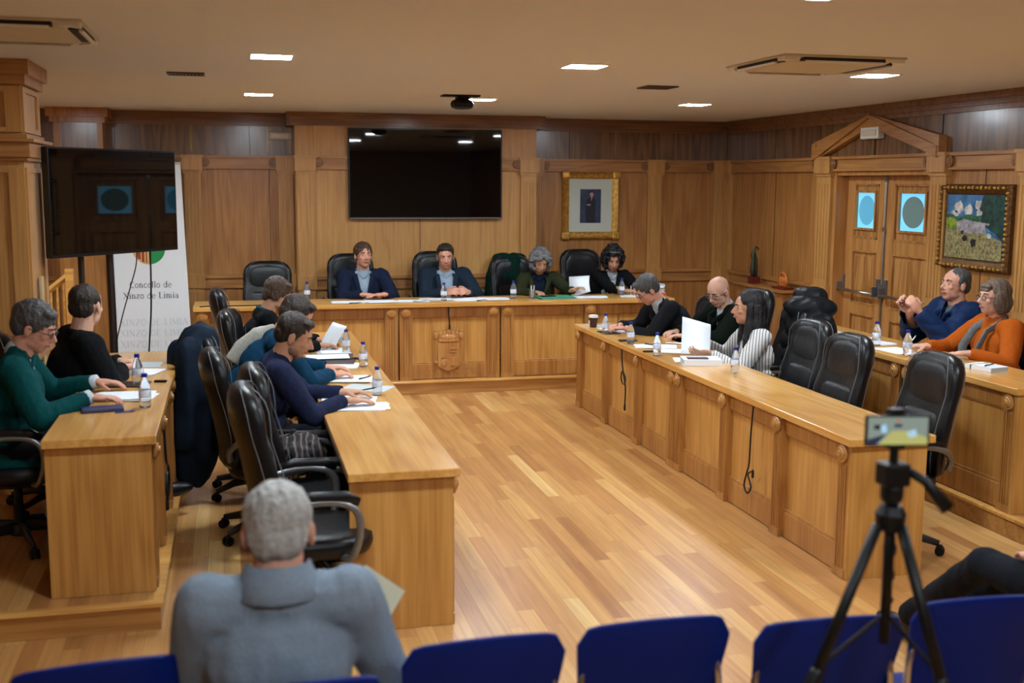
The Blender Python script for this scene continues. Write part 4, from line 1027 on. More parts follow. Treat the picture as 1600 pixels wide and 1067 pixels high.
    cut = None
    if open_v:
        zb_, wv = open_v; bl = base
        def cut(c):
            p = Vector(c)+bl-P; x, y, z = p.dot(tr)/K, p.dot(tf)/K, p.dot(tv)/K
            return y > .03 and z > zb_ and z < .56 and abs(x) < wv*(z-zb_)/(.50-zb_)+.002
    ds = folds(.009 if not puffy else .006, 8, seed)
    if puffy:
        f0 = ds; ds = lambda c: f0(c)+.007*abs(math.sin(c.z*34+noise.noise(c*5)*1.5))
    tm = child({'blazer':'jacket','jacket':'jacket','sweater':'sweater','shirt':'blouse'}[kind], bake(q, .010, 3, ds, cut), top)
    if open_v and kind != 'shirt':
        s2 = tm.modifiers.new('thick', 'SOLIDIFY'); s2.thickness = .006; s2.offset = -1
        zb_, wv = open_v
        for s_ in (1,-1):   # lapels
            yy = lambda z: (.112+.0)*Bk+g
            pts = [tp(s_*(wv*.12), (.112*Bk+g)+.004, zb_+.01), tp(s_*(wv*.5+.014), (.100*Bk+g)+.006, zb_+(.5-zb_)*.5), tp(s_*(wv*.85+.018), .078*Bk+g+.004, .43), A(N-tv*.035*K+tr*s_*.075*K+tf*.02*K), A(N-tv*.005*K+tr*s_*.055*K-tf*.035*K), A(N+tv*.0-tf*.062*K+tr*s_*.0)]
            qq = MB().tube(pts, [.010,.022,.026,.018,.016,.016], 8, flat=.35)
            obj('lapel', qq, collar or top, tm, smooth=True)
    if shirt:
        for s_ in (1,-1):
            pts = [A(N-tv*.085*K+tf*.078*K+tr*s_*.004), A(N-tv*.035*K+tf*.055*K+tr*s_*.042*K), A(N+tr*s_*(nr+.008)-tf*.0), A(N+tv*.004-tf*(nr+.004))]
            qq = MB().tube(pts, [.010,.013,.014,.014], 8, flat=.4); child('shirt_collar', qq, shirt, smooth=True)
    if collar and not open_v:
        pts = [A(N-tv*.01*K+(tf*math.sin(a)+tr*math.cos(a))*(nr+.016)-tv*.03*K*max(0, math.sin(a))) for a in [2*PI*i/18 for i in range(18)]]
        child('collar', MB().tube(pts, .015, 8, closed=True), collar, smooth=True)
    if cuffs:
        for S, E_, W in arms: w_ = (W-E_).normalized(); child('shirt_cuff', MB().cap(A(W-w_*.03), A(W+w_*.018), .037*K, .036*K, 14, flat=True), cuffs, smooth=True)
    # trousers and shoes
    q = MB()
    q.ell(tp(0,-.01,-.03), (.165*K*Bk,.12*K*Bk,.10*K), rotT)
    for hj, kn, an in legs: q.cap(A(hj), A(kn), .088*K*Bk, .066*K, 14); q.cap(A(kn), A(an+up*.02), .064*K, .052*K, 14, flat=True)
    child('trousers', bake(q, .012, 3, folds(.008, 8, seed+5)), trou)
    for hj, kn, an in legs:
        q = MB(); a0 = an-up*.045+fwd*.03; rs = Matrix((rt, fwd, up)).transposed()
        q.ell(A(a0+fwd*.05), (.045,.13,.045), rs, 14, 8); q.ell(A(a0-fwd*.03+up*.03), (.04,.05,.06), rs)
        mz = bake(q, .009, 2); sh_ = child('shoe', mz, shoeM)
        for v in mz.vertices:
            if v.co.z < .003: v.co.z = .003
    return o, dict(P=P, N=N, arms=arms, base=base, tp=tp, A=A, hp=hp, tr=tr, tf=tf, tv=tv, child=child, K=K, nr=nr, Sh=Sh, Rh=Rh)
navy = fabric('navy_wool', srgb(30,38,62)); slate = fabric('dark_slate_blue_fabric', srgb(34,48,62)); shirtW = fabric('white_shirt', srgb(196,204,212), .04); shirtB = fabric('pale_blue_shirt', srgb(164,184,202), .05)
olive = fabric('dark_olive_cardigan', srgb(50,54,34), .2); blackF = fabric('black_fabric', srgb(20,21,24)); charc = fabric('charcoal_suit', srgb(30,31,36)); sweatN = fabric('navy_sweatshirt', srgb(36,42,70), .1)
teal = fabric('dark_teal_jumper', srgb(8,74,76), .1); royal = fabric('petrol_blue_jacket', srgb(16,58,86), .12); orangeK = fabric('orange_knit', srgb(190,92,24), .1, 90); puff = fabric('navy_blue_padded_jacket', srgb(22,44,84), .15, 30, .5)
greyH = fabric('grey_herringbone_wool', srgb(142,156,172), .14, 160, .95, .4); greenblk = fabric('black_green_wool', srgb(18,26,20), .1); dkgreen = fabric('dark_green_coat', srgb(12,46,38), .2)
def stripes(name):
    m, nt, p = newmat(name); N = nt.nodes.new; L = nt.links.new
    tc = N('ShaderNodeTexCoord'); sx = N('ShaderNodeSeparateXYZ'); L(tc.outputs['Object'], sx.inputs[0])
    ad = N('ShaderNodeMath'); ad.operation = 'MULTIPLY_ADD'; ad.inputs[1].default_value = -.62; L(sx.outputs[1], ad.inputs[0]); L(sx.outputs[0], ad.inputs[2])
    mu = N('ShaderNodeMath'); mu.operation = 'MULTIPLY'; mu.inputs[1].default_value = 40; L(ad.outputs[0], mu.inputs[0])
    fr = N('ShaderNodeMath'); fr.operation = 'FRACT'; L(mu.outputs[0], fr.inputs[0])
    lt = N('ShaderNodeMath'); lt.operation = 'LESS_THAN'; lt.inputs[1].default_value = .24; L(fr.outputs[0], lt.inputs[0])
    mx = N('ShaderNodeMix'); mx.data_type = 'RGBA'; mx.inputs[6].default_value = srgb(200,198,196); mx.inputs[7].default_value = srgb(58,58,66); L(lt.outputs[0], mx.inputs[0]); L(mx.outputs[2], p.inputs['Base Color'])
    p.inputs['Roughness'].default_value = .8; return m
strM = stripes('striped_blouse')
PP = {}
# presiding desk
PP['F'] = person('dark haired man in navy blazer with folded hands, leftmost person at the presiding desk', (1.29,11.47,1.285), 0, -90, 4,
    [(1.24,11.10,.925),(1.44,11.08,.925)], skin=0, hair='side', hairm=H_BR, top=navy, shirt=shirtB, open_v=(.12,.075), K=1.06, kind='blazer', hyaw=10, hpit=-2, seed=1, base_z=ZP, hdirs=[(.9,-.1,-.03),(-.9,-.25,0)], curlv=.25, bulk=1.12)
PP['F'][1]['child']('vest', bake((lambda q, c: (q.ell(c['tp'](0,.02,.20), (.165,.125,.17), Matrix((c['tr'], c['tf'], c['tv'])).transposed()), q)[1])(MB(), PP['F'][1]), .012, 2), navy)
PP['G'] = person('man in open dark blue jacket over pale shirt, seated under the wide wall screen', (2.13,11.47,1.265), 0, -90, 6,
    [(2.07,11.12,.93),(2.30,11.12,.93)], skin=0, hair='short', hairm=H_DK, top=slate, shirt=shirtB, open_v=(-.02,.085), K=1.06, kind='jacket', hyaw=-6, hpit=12, seed=2, base_z=ZP, hdirs=[(.55,-.6,.15),(-.55,-.6,.15)], curlv=.9, bulk=1.2, palms=[(.5,.3,-.3),(-.5,.3,-.3)])
PP['H'] = person('woman with curly grey hair in dark olive cardigan, reading at the presiding desk', (3.13,11.42,1.20), 0, -95, 16,
    [(2.96,11.08,.925),(3.36,11.02,.94)], skin=1, hair='curly', hs=1.1, hairm=H_CG, top=olive, shirt=fabric('dark_blue_blouse', srgb(24,34,52)), open_v=(.12,.09), K=1.0, fem=True, kind='sweater', hyaw=2, hpit=24, seed=3, base_z=ZP, hdirs=[(.4,-.8,0),(.5,-.6,.3)], curlv=.5, bulk=1.15)
PP['I'] = person('woman with bushy black hair in black jacket, writing at the presiding desk', (3.93,11.42,1.215), 0, -95, 14,
    [(3.93,11.03,.925),(4.12,11.05,.925)], skin=1, hair='curly', hs=1.18, hairm=H_BK, top=blackF, shirt=shirtW, open_v=(.10,.05), K=1.0, fem=True, kind='blazer', hyaw=-4, hpit=22, seed=4, base_z=ZP, hdirs=[(.7,-.4,0),(-.5,-.5,0)], curlv=.8, bulk=1.0)
q = MB(); c = PP['I'][1]; q.tube([c['A'](c['hp'](.06*math.cos(a), .045+.045*math.sin(a), .118+.012*math.sin(a))) for a in [PI*i/10 for i in range(11)]], .007, 6)
c['child']('head_glasses', q, greyArm, smooth=True)
# right front desk
PP['J'] = person('man in charcoal suit bent forward writing at the far end of a front desk', (3.455,9.13,1.115), 0, 182, 44,
    [(3.30,9.36,.79),(3.27,9.16,.79)], skin=0, hair='side', hairm=H_MG, top=charc, shirt=shirtW, open_v=(.10,.05), K=1.04, kind='blazer', hyaw=0, hpit=38, seed=5, hdirs=[(-.85,-.25,-.05),(-.85,.2,-.05)], curlv=.8, glasses=flat('thin_metal_glasses', srgb(120,110,100), .3, metal=.8), bulk=1.1)
PP['K'] = person('bald man with glasses in black jacket with a round badge', (3.93,8.72,1.135), 0, 188, 14,
    [(3.62,8.86,.79),(3.60,8.58,.79)], skin=2, hair='bald', top=greenblk, shirt=shirtW, open_v=(.30,.055), K=1.06, kind='jacket', hyaw=18, hpit=28, seed=6, hdirs=[(-.8,-.5,0),(-.8,.3,0)], curlv=.6, glasses=frameBk, bulk=1.15)
c = PP['K'][1]; q = MB(); q.M = Matrix.Identity(4)
q.ell(c['tp'](-.085,.134*1.05,.30), (.022,.006,.022), Matrix((c['tr'], c['tf'], c['tv'])).transposed(), 14, 8); q.ell(c['tp'](-.12,.128*1.05,.27), (.010,.005,.010), Matrix((c['tr'], c['tf'], c['tv'])).transposed())
c['child']('badge', q, whiteM, smooth=True)
PP['L'] = person('woman with long straight black hair in striped white blouse holding up a sheet', (3.66,7.60,1.125), 0, 172, 8,
    [(3.44,7.88,.84),(3.38,7.58,.80)], skin=1, hair='long', hairm=H_BK, top=strM, shirt=fabric('blouse_base', srgb(200,196,196), .04), open_v=(.30,.05), K=1.04, fem=True, kind='shirt', hyaw=-4, hpit=2, seed=7, hdirs=[(-.8,-.25,.1),(-.8,.3,.05)], curlv=.35, palms=[(0,-.8,-.4),(0,.5,.6)], bulk=1.12)
# right rear desk
PP['M'] = person('man with receding dark hair in blue padded jacket, holding glasses in raised hands', (5.15,7.27,1.30), 0, 178, 0,
    [(4.80,7.30,1.11),(4.78,7.13,1.12)], skin=0, hair='crop', hairm=H_MG, top=puff, shirt=fabric('checked_shirt', srgb(108,112,122), .5, 40), open_v=(.20,.05), K=1.05, kind='jacket', puffy=1, hyaw=6, hpit=-6, seed=8, base_z=ZP, hdirs=[(-.5,.1,.6),(-.5,.1,.65)], palms=[(-.2,-1,0),(-.2,1,0)], curlv=1.0, bulk=1.15, elb=[(.2,.6,-1),(.2,-.5,-1)], collar=puff)
PP['N'] = person('woman with a grey brown bob and glasses in orange jumper with a scarf', (5.06,6.71,1.265), 0, 176, 3,
    [(4.66,6.86,.92),(4.74,6.50,.92)], skin=2, hair='bob', hairm=H_BB, top=orangeK, K=1.03, fem=True, kind='sweater', hyaw=2, hpit=0, seed=9, base_z=ZP, hdirs=[(-.9,.15,0),(-.9,.35,-.05)], curlv=[.7,.35], glasses=frameBk, bulk=1.2)
c = PP['N'][1]; scf = fabric('grey_scarf', srgb(124,128,128), .15); scg = fabric('green_scarf_end', srgb(84,98,50), .2)
sc = None
for s_ in (1,-1):
    q = MB().tube([c['A'](c['N']-c['tf']*.075-c['tv']*.01+c['tr']*s_*.0), c['A'](c['N']+c['tr']*s_*.075-c['tv']*.012), c['tp'](s_*.075,.125,.42), c['tp'](s_*.085,.200,.31), c['tp'](s_*.095,.195,.16), c['tp'](s_*.105,.20,.08)], [.022,.024,.027,.030,.033,.034], 10, flat=.35)
    sc = c['child']('scarf', q, scf, smooth=True)
    q = MB().tube([c['tp'](s_*.102,.20,.10), c['tp'](s_*.108,.205,.02)], [.035,.037], 10, flat=.38); obj('scarf_end', q, scg, sc, smooth=True)
# left front desk
PP['A'] = person('person with dark brown hair in black jacket, farthest seated at the left front desk', (.335,8.82,1.165), 0, 6, 22,
    [(.62,8.62,.79),(.64,8.86,.80)], skin=1, hair='mop', hairm=H_BR, top=blackF, K=1.02, kind='jacket', hyaw=-8, hpit=24, seed=10, hdirs=[(.9,.1,0),(.9,-.1,0)], curlv=.5, collar=fabric('teal_collar', srgb(34,84,96)), bulk=1.0)
PP['B'] = person('man in petrol blue and white jacket bent over papers, middle of the left front desk', (.39,7.30,1.175), 0, 4, 34,
    [(.60,7.30,.79),(.60,7.58,.79)], skin=0, hair='short', hairm=H_DK, top=royal, K=1.06, kind='jacket', hyaw=0, hpit=34, seed=11, hdirs=[(.9,.1,0),(.9,-.2,0)], curlv=.6, bulk=1.15)
c = PP['B'][1]; q = MB()
whs = fabric('white_shoulder_stripe', srgb(196,192,180), .12)
q.tube([c['A'](c['N']-c['tf']*.045+c['tr']*.0-c['tv']*.0), c['tp'](.02,-.118,.42), c['tp'](.02,-.155,.30), c['tp'](.02,-.158,.20)], [.04,.05,.055,.05], 14, flat=.25)
q2 = MB().tube([c['A'](c['N']-c['tf']*.06+c['tr']*.03), c['A'](c['Sh'][0]-c['tf']*.02+c['tv']*.062-c['tr']*.04), c['A'](c['Sh'][0]+c['tr']*.035-c['tf']*.035+c['tv']*.035)], [.045,.05,.045], 12, flat=.35)
c['child']('white_back_panel', bake(q, .008, 3), whs); 
PP['C'] = person('young bearded man with short dark hair in navy sweatshirt at the left front desk', (.335,6.49,1.155), 0, 4, 20,
    [(.60,6.40,.79),(.62,6.66,.79)], skin=1, hair='short', hairm=H_DK, top=sweatN, K=1.06, kind='sweater', hyaw=-14, hpit=24, seed=12, hdirs=[(.9,.05,-.05),(.9,-.1,0)], curlv=[.2,.4], beard=flat('stubble', srgb(128,92,72), .7, var=.3, bscale=80, bump=.3), bulk=1.1)
# left rear desk
PP['D'] = person('man with greying hair and glasses in dark teal jumper reading at the left rear desk', (-.995,6.20,1.275), 0, 4, 10,
    [(-.735,6.02,.93),(-.755,6.50,.93)], skin=0, hair='side', hairm=H_MG, top=teal, shirt=shirtW, K=1.07, kind='sweater', hyaw=-12, hpit=24, seed=13, base_z=ZP, hdirs=[(.9,.1,-.04),(.9,-.08,-.04)], curlv=.35, cuffs=shirtW, glasses=frameBk, bulk=1.15)
PP['E'] = person('man with cropped dark hair in black jacket looking away towards the banner', (-.835,7.00,1.295), 0, 22, 14,
    [(-.66,6.98,.93),(-.68,7.22,.93)], skin=2, hair='crop', hairm=H_DK, top=blackF, K=1.07, kind='jacket', hyaw=42, hpit=4, seed=14, base_z=ZP, hdirs=[(.6,.35,.0),(.7,-.45,0)], curlv=.8, bulk=1.15, collar=blackF)
# audience
PP['O'] = person('grey haired man in grey wool jacket, seen from behind on a blue chair', (.098,2.93,1.124), 0, 88, 3,
    [(.32,3.24,.72),(.0,3.24,.68)], skin=0, hair='crop', hairm=H_GR, top=greyH, K=1.10, kind='jacket', hyaw=-3, hpit=8, seed=15, hdirs=[(-.3,.8,0),(.3,.8,0)], curlv=.6, vox=.006, bulk=.97, nk=.045, elb=[(.5,-.1,-1),(-.5,-.1,-1)], trou=fabric('grey_trousers', srgb(58,60,64)), collar=None)
c = PP['O'][1]
rg = []
for a in [PI*.20-PI*1.40*i/20 for i in range(21)]:
    dr = c['tf']*math.sin(a)*.95+c['tr']*math.cos(a); fz = max(0, math.sin(a))
    rg.append([c['A'](c['N']+dr*(c['nr']+r_)+c['tv']*(z_-.05*fz)) for r_, z_ in ((.010,.030),(.018,.034),(.036,-.010),(.058,-.050),(.050,-.056),(.022,-.02))])
c['child']('jacket_collar', MB().rings(rg, cap=True), greyH, smooth=True)
PP['P'] = person('person in bright blue sleeves and black trousers with outstretched legs, hands on knee', (3.02,3.18,1.20), 0, 98, 4,
    [(2.98,3.50,.63),(2.86,3.46,.66)], skin=0, hair='short', hairm=H_DK, top=fabric('bright_blue_sweater', srgb(14,102,190), .1), K=1.04, kind='sweater', seed=16, hdirs=[(-.5,.6,-.1),(.3,.7,-.1)], curlv=.6, legpts=[((2.99,3.72,.50),(3.02,4.20,.10)),((2.83,3.70,.56),(2.90,4.28,.10))])
# ------------------------------------------------------------------ executive chairs
def exec_chair():
    t = thing('executive_chair', 'x', 'chair', (0,0,0), 0)
    def sec(z, w, d, y, n=28):
        out = []
        for i in range(n):
            a = 2*PI*i/n; cx, sx_ = math.cos(a), math.sin(a); e = .62
            out.append((w*.5*math.copysign(abs(cx)**e, cx), y+d*.5*math.copysign(abs(sx_)**.8, sx_)-.10*(abs(w*.5*cx)/.25)**2*0, z))
        return out
    prof = [(.44,.34,.06,-.215),(.47,.42,.09,-.22),(.55,.47,.105,-.215),(.65,.50,.115,-.225),(.75,.505,.115,-.245),(.84,.49,.105,-.268),(.90,.485,.105,-.285),(.96,.49,.12,-.295),(1.02,.47,.125,-.30),(1.06,.42,.115,-.302),(1.09,.34,.09,-.303),(1.105,.22,.05,-.303)]
    rg = []
    for z, w, d, y in prof:
        r_ = sec(z, w, d, y); rg.append([(x, yy+.055*(abs(x)/.25)**2, zz) for x, yy, zz in r_])
    back = obj('backrest', MB().rings(rg), leatherM, t, smooth=True)
    rg = []
    for z, w, d, y in ((.805,.28,.03,-.232),(.83,.35,.05,-.238),(.90,.375,.068,-.249),(.97,.37,.075,-.256),(1.03,.32,.068,-.262),(1.065,.24,.04,-.266),(1.08,.14,.02,-.275)): rg.append([(x, yy+.045*(abs(x)/.25)**2, zz) for x, yy, zz in sec(z, w, d, y)])
    obj('headrest_pad', MB().rings(rg), leather2, back, smooth=True)
    rg = []
    for z, w, d, y in ((.50,.28,.03,-.178),(.54,.33,.05,-.182),(.66,.36,.056,-.190),(.76,.36,.056,-.208),(.79,.34,.04,-.216),(.80,.30,.02,-.222)): rg.append([(x, yy+.045*(abs(x)/.25)**2, zz) for x, yy, zz in sec(z, w, d, y)])
    obj('lumbar_pad', MB().rings(rg), leather2, back, smooth=True)
    for s_ in (1,-1):
        pts = []
        for z, w, d, y in prof[1:]: x = w*.5*.86; pts.append((s_*x, y+d*.46+.055*(x/.25)**2+.004, z))
        pts.append((0, -.275, 1.108)) if False else None
        obj('piping', MB().tube(pts, .0028, 5), stitchM, back, smooth=True)
        pts = []
        for z, w, d, y in prof[1:]: x = w*.5*.95; pts.append((s_*x, y-d*.30+.055*(x/.25)**2-.002, z))
        obj('piping', MB().tube(pts, .0025, 5), stitchM, back, smooth=True)
    rg = []
    for z, w, d in ((.37,.40,.38),(.385,.48,.46),(.42,.51,.49),(.455,.50,.48),(.47,.44,.42),(.474,.30,.28)): rg.append([(x, yy+.02, zz) for x, yy, zz in sec(z, w, d, 0)])
    st = obj('seat', MB().rings(rg), leatherM, t, smooth=True)
    for s_ in (1,-1):
        pts = [(s_*.22,.10,.385),(s_*.29,.13,.40),(s_*.315,.16,.50),(s_*.315,.15,.60),(s_*.31,.08,.645),(s_*.305,-.05,.65),(s_*.29,-.16,.62),(s_*.25,-.22,.56),(s_*.235,-.215,.50)]
        P_ = [Vector(p) for p in pts]; out = []
        for i in range(len(P_)-1):
            p0 = P_[max(i-1,0)]; p1 = P_[i]; p2 = P_[i+1]; p3 = P_[min(i+2, len(P_)-1)]
            for k_ in range(4):
                q_ = k_/4; out.append(.5*((2*p1)+(p2-p0)*q_+(2*p0-5*p1+4*p2-p3)*q_*q_+(3*p1-p0-3*p2+p3)*q_**3))
        out.append(P_[-1])
        am = obj('armrest', MB().tube(out, .017, 10), greyArm, t, smooth=True)
        obj('arm_pad', MB().tube([(s_*.315,.16,.645),(s_*.312,.10,.668),(s_*.306,-.04,.672),(s_*.295,-.14,.652)], [.018,.027,.027,.018], 10, flat=.6), leatherM, am, smooth=True)
    obj('gas_column', MB().lathe([(.03,.07),(.03,.22),(.022,.22),(.022,.37)], 14), blackP, t, smooth=False)
    obj('tilt_mechanism', MB().box(-.09,.09,-.13,.12,.33,.375).tube([(.05,0,.35),(.24,.03,.345)], .007, 6), blackP, t, bevel=.01)
    mb = MB().lathe([(.05,.06),(.055,.075),(.05,.115),(.035,.125)], 14)
    for i in range(5):
        a = R(18+72*i); mb.tube([(.03*math.cos(a),.03*math.sin(a),.10),(.16*math.cos(a),.16*math.sin(a),.098),(.29*math.cos(a),.29*math.sin(a),.068)], [.032,.026,.018], 8, flat=.6)
    bs = obj('star_base', mb, flat('dark_grey_base', srgb(44,45,48), .4), t, smooth=True)
    for i in range(5):
        a = R(18+72*i); cx, cy = .295*math.cos(a), .295*math.sin(a)
        mb = MB()
        for s_ in (-1, 1):
            q = MB(); ox, oy = -math.sin(a)*.014*s_, math.cos(a)*.014*s_
            mb.M = Matrix.Translation((cx+ox, cy+oy, .028)) @ Matrix.Rotation(a, 4, 'Z'); mb.lathe([(.008,-.009),(.026,-.007),(.026,.007),(.008,.009)], 12, (0,0,0), 'Y')
        mb.M = Matrix.Translation((cx, cy, 0)); mb.lathe([(.012,.03),(.02,.045),(.012,.062)], 10); mb.M = Matrix.Identity(4)
        obj('caster', mb, blackP, bs)
    return t
ec = exec_chair(); used = False
def chair(x, y, z, face, lab, zs=1.0, group=None):
    global used
    if not used: ec.location = (x,y,z); ec.rotation_euler = (0,0,R(face-90)); ec.scale = (1,1,zs); ec['label'] = lab; used = True; c = ec
    else: c = dup(ec, (x,y,z), R(face-90), lab, scale=(1,1,zs))
    if group: c['group'] = group
    return c
G1 = 'leather chairs along the left front desk'
chair(.32, 5.03, 0, 4, 'empty black leather executive chair, nearest to the camera at the left front desk', 1.04, G1)
chair(.37, 5.70, 0, 2, 'empty black leather chair between the nearest one and the young man in navy sweatshirt', 1.02, G1)
chair(.16, 6.52, 0, 4, 'black leather chair behind the young man in navy sweatshirt', .99, G1)
chair(.10, 7.42, 0, 0, 'leather chair under the dark blue coat, left front desk', .98, G1)
chair(.24, 8.45, 0, -10, 'black leather chair of the farthest person at the left front desk', .99, G1)
chair(.16, 9.72, 0, 2, 'empty black leather chair at the far end of the left front desk', 1.03, G1)
G2 = 'leather chairs along the right front desk'
chair(3.80, 9.14, 0, 182, 'black leather chair under the man bent over writing, right front desk', .95, G2)
chair(4.02, 8.68, 0, 190, 'black leather chair of the bald man', 1.0, G2) if False else chair(4.03, 8.70, 0, 188, 'black leather chair of the bald man, right front desk', 1.04, G2)
chair(3.86, 7.76, 0, 172, 'black leather chair under the woman in striped blouse', 1.03, G2)
chair(3.60, 7.00, 0, 180, 'empty black leather chair beside the black padded coat, right front desk', 1.0, G2)
chair(3.47, 6.28, 0, 180, 'empty black leather chair, middle one of the three empty at the right front desk', 1.0, G2)
chair(3.52, 5.47, 0, 178, 'empty black leather chair nearest to the tripod at the right front desk', 1.0, G2)
G3 = 'leather chairs behind the presiding desk'
chair(.34, 11.62, ZP, -92, 'empty black leather chair at the left end of the presiding desk', .98, G3)
chair(1.20, 11.58, ZP, -88, 'black leather chair of the man in navy blazer', 1.045, G3)
chair(2.08, 11.58, ZP, -90, 'black leather chair of the man under the wide wall screen', 1.06, G3)
chair(2.98, 11.72, ZP, -82, 'leather chair covered by a dark green coat at the presiding desk', 1.0, G3)
chair(3.76, 11.72, ZP, -84, 'tall black leather chair of the woman with bushy black hair', 1.06, G3)
G4 = 'leather chairs on the side platforms'
chair(-1.12, 6.20, ZP, 4, 'black leather chair with grey arm of the man in teal jumper', .98, G4)
chair(-1.02, 6.92, ZP, 20, 'black leather chair of the man looking away, left rear desk', .95, G4)
chair(5.22, 7.32, ZP, 178, 'black leather chair of the man in blue padded jacket', .86, G4)
chair(5.22, 6.66, ZP, 176, 'black leather chair of the woman in orange jumper', .9, G4)

# coats hung over chair backs
def coat(name, lab, x, y, z0, face, secs, mat, seed, puffy=0, cat='coat', extra=()):
    q = MB(); n = 30; rg = []
    for e in extra:
        if len(e) == 2: q.ell(e[0], e[1])
        else: q.cap(*e)
    for z, w, d, off, sx_ in secs:
        rg.append([(sx_+w*.5*math.copysign(abs(math.cos(2*PI*i/n))**.8, math.cos(2*PI*i/n)), off+d*.5*math.sin(2*PI*i/n), z) for i in range(n)])
    q.rings(rg)
    f0 = folds(.028, 5, seed)
    ds = (lambda c: f0(c)*.6+.026*abs(math.sin(c.z*24+noise.noise(c*4)*1.6))+.02*noise.noise(c*9)) if puffy else (lambda c: .022*noise.noise(Vector((c.x*13, c.y*13, c.z*2.2))+Vector((seed,0,0)))+f0(c)*.35)
    me = bake(q, .012, 3, ds)
    return obj(name, me, mat, loc=(x,y,z0), rot=(0,0,R(face-90)), label=lab, cat=cat)
navyC = fabric('dark_blue_coat', srgb(24,36,52), .15, 40, .75)
coat('hanging_coat', 'dark blue coat hung over a chair back, hem nearly touching the floor', .10, 7.42, 0, 0,
     [(.10,.16,.08,-.36,.12),(.14,.26,.20,-.37,.10),(.30,.50,.34,-.38,.03),(.50,.58,.36,-.37,0),(.70,.58,.34,-.355,0),(.90,.54,.30,-.335,0),(1.02,.46,.25,-.325,0),(1.09,.36,.20,-.32,0),(1.125,.24,.10,-.315,0)], navyC, 3,
     extra=[((.25,-.38,1.0),(.30,-.42,.42),.075,.055),((-.25,-.38,1.0),(-.31,-.42,.40),.075,.055),((0,-.44,.95),(0.03,-.47,.25),.08,.06)])
blackC = fabric('black_padded_nylon', srgb(22,24,28), .1, 30, .5)
coat('hanging_coat', 'black padded coat hung over the chair back behind the woman in striped blouse', 3.86, 7.74, 0, 172,
     [(.36,.44,.14,-.36,0),(.42,.56,.24,-.36,0),(.60,.62,.29,-.35,0),(.80,.62,.29,-.34,0),(.95,.60,.28,-.34,0),(1.05,.52,.28,-.335,0),(1.12,.42,.28,-.33,0),(1.16,.34,.22,-.33,0),(1.18,.24,.12,-.33,0)], blackC, 5, 1,
     extra=[((.02,-.36,1.17),(.17,.12,.07)),((-.05,-.42,1.10),(.15,.10,.08)),((.27,-.36,1.0),(.33,-.38,.52),.085,.06),((-.27,-.36,1.0),(-.34,-.36,.50),.085,.06)])
coat('hanging_coat', 'dark green coat hung over the chair of the woman with curly grey hair', 2.98, 11.72, ZP, -82,
     [(.60,.50,.16,-.34,0),(.70,.56,.22,-.33,0),(.90,.54,.22,-.32,0),(1.02,.46,.20,-.32,0),(1.10,.36,.15,-.315,0),(1.13,.24,.08,-.31,0)], dkgreen, 7)
coat('hanging_coat', 'dark green coat behind the woman in orange jumper at the right edge', 5.22, 6.64, ZP, 176,
     [(.40,.50,.12,-.33,0),(.50,.56,.17,-.33,0),(.80,.56,.18,-.31,0),(.98,.46,.17,-.30,.0),(1.04,.32,.12,-.30,0)], fabric('mossy_green_coat', srgb(46,66,48), .3), 9)

# ------------------------------------------------------------------ blue audience chairs
def blue_chair():
    t = thing('audience_chair', 'x', 'chair', (0,0,0), 0)
    # curved shell back: grid, then thickness
    def shell(w0, w1, z0, z1, yb, depth, lean, nu=16, nv=14, seat=False):
        vs = []; 
        for j in range(nv+1):
            v = j/nv; z = z0+(z1-z0)*v; w = w0+(w1-w0)*v
            # rounded top corners
            tt = max(0, (v-.80)/.20); w_ = w*(1-.0*tt)
            for i in range(nu+1):
                u = i/nu*2-1; zz = z
                top = z1-.028*u*u-.05*max(0, (abs(u)-.82)/.18)**2
                zz = z0+(top-z0)*v
                vs.append((u*w_/2, yb-lean*v - depth*(1-u*u) + .012*math.cos(v*PI), zz))
        fs = [[j*(nu+1)+i, j*(nu+1)+i+1, (j+1)*(nu+1)+i+1, (j+1)*(nu+1)+i] for j in range(nv) for i in range(nu)]
        return vs, fs
    mb = MB(); mb.add(*shell(.40, .455, .50, .845, -.16, .045, .05))
    bk = obj('backrest', mb, blueShell, t, smooth=True); s1 = bk.modifiers.new('t', 'SOLIDIFY'); s1.thickness = .014; b1 = bk.modifiers.new('b', 'BEVEL'); b1.width = .004; b1.segments = 2
    vs = []; nu, nv = 14, 14
    for j in range(nv+1):
        v = j/nv
        for i in range(nu+1):
            u = i/nu*2-1; vs.append((u*(.40+.04*v)/2, -.18+.42*v, .455-.025*(1-u*u)-.02*math.sin(v*PI)-(.05*max(0, v-.85)/.15)))
    mb = MB(); mb.add(vs, [[j*(nu+1)+i, j*(nu+1)+i+1, (j+1)*(nu+1)+i+1, (j+1)*(nu+1)+i] for j in range(nv) for i in range(nu)])
    st = obj('seat', mb, blueShell, t, smooth=True); s1 = st.modifiers.new('t', 'SOLIDIFY'); s1.thickness = .012
    for s_ in (1,-1):
        obj('leg', MB().tube([(s_*.225,.22,.012),(s_*.215,.16,.42),(s_*.215,.10,.44)], .0115, 8), chromeM, t, smooth=True)
        obj('leg', MB().tube([(s_*.225,-.24,.012),(s_*.22,-.20,.30),(s_*.215,-.185,.45),(s_*.21,-.185,.62),(s_*.20,-.19,.70)], .0115, 8), chromeM, t, smooth=True)
        obj('seat_rail', MB().tube([(s_*.215,-.185,.435),(s_*.215,.12,.44)], .0115, 8), chromeM, t, smooth=True)
    obj('link_bracket', MB().box(.205,.275,-.06,-.02,.425,.437), chromeM, t, bevel=.003)
    obj('cross_rail', MB().tube([(-.215,.0,.43),(.215,.0,.43)], .010, 8), chromeM, t, smooth=True)
    return t
bc = blue_chair()
GB = 'blue plastic audience chairs in the front row'
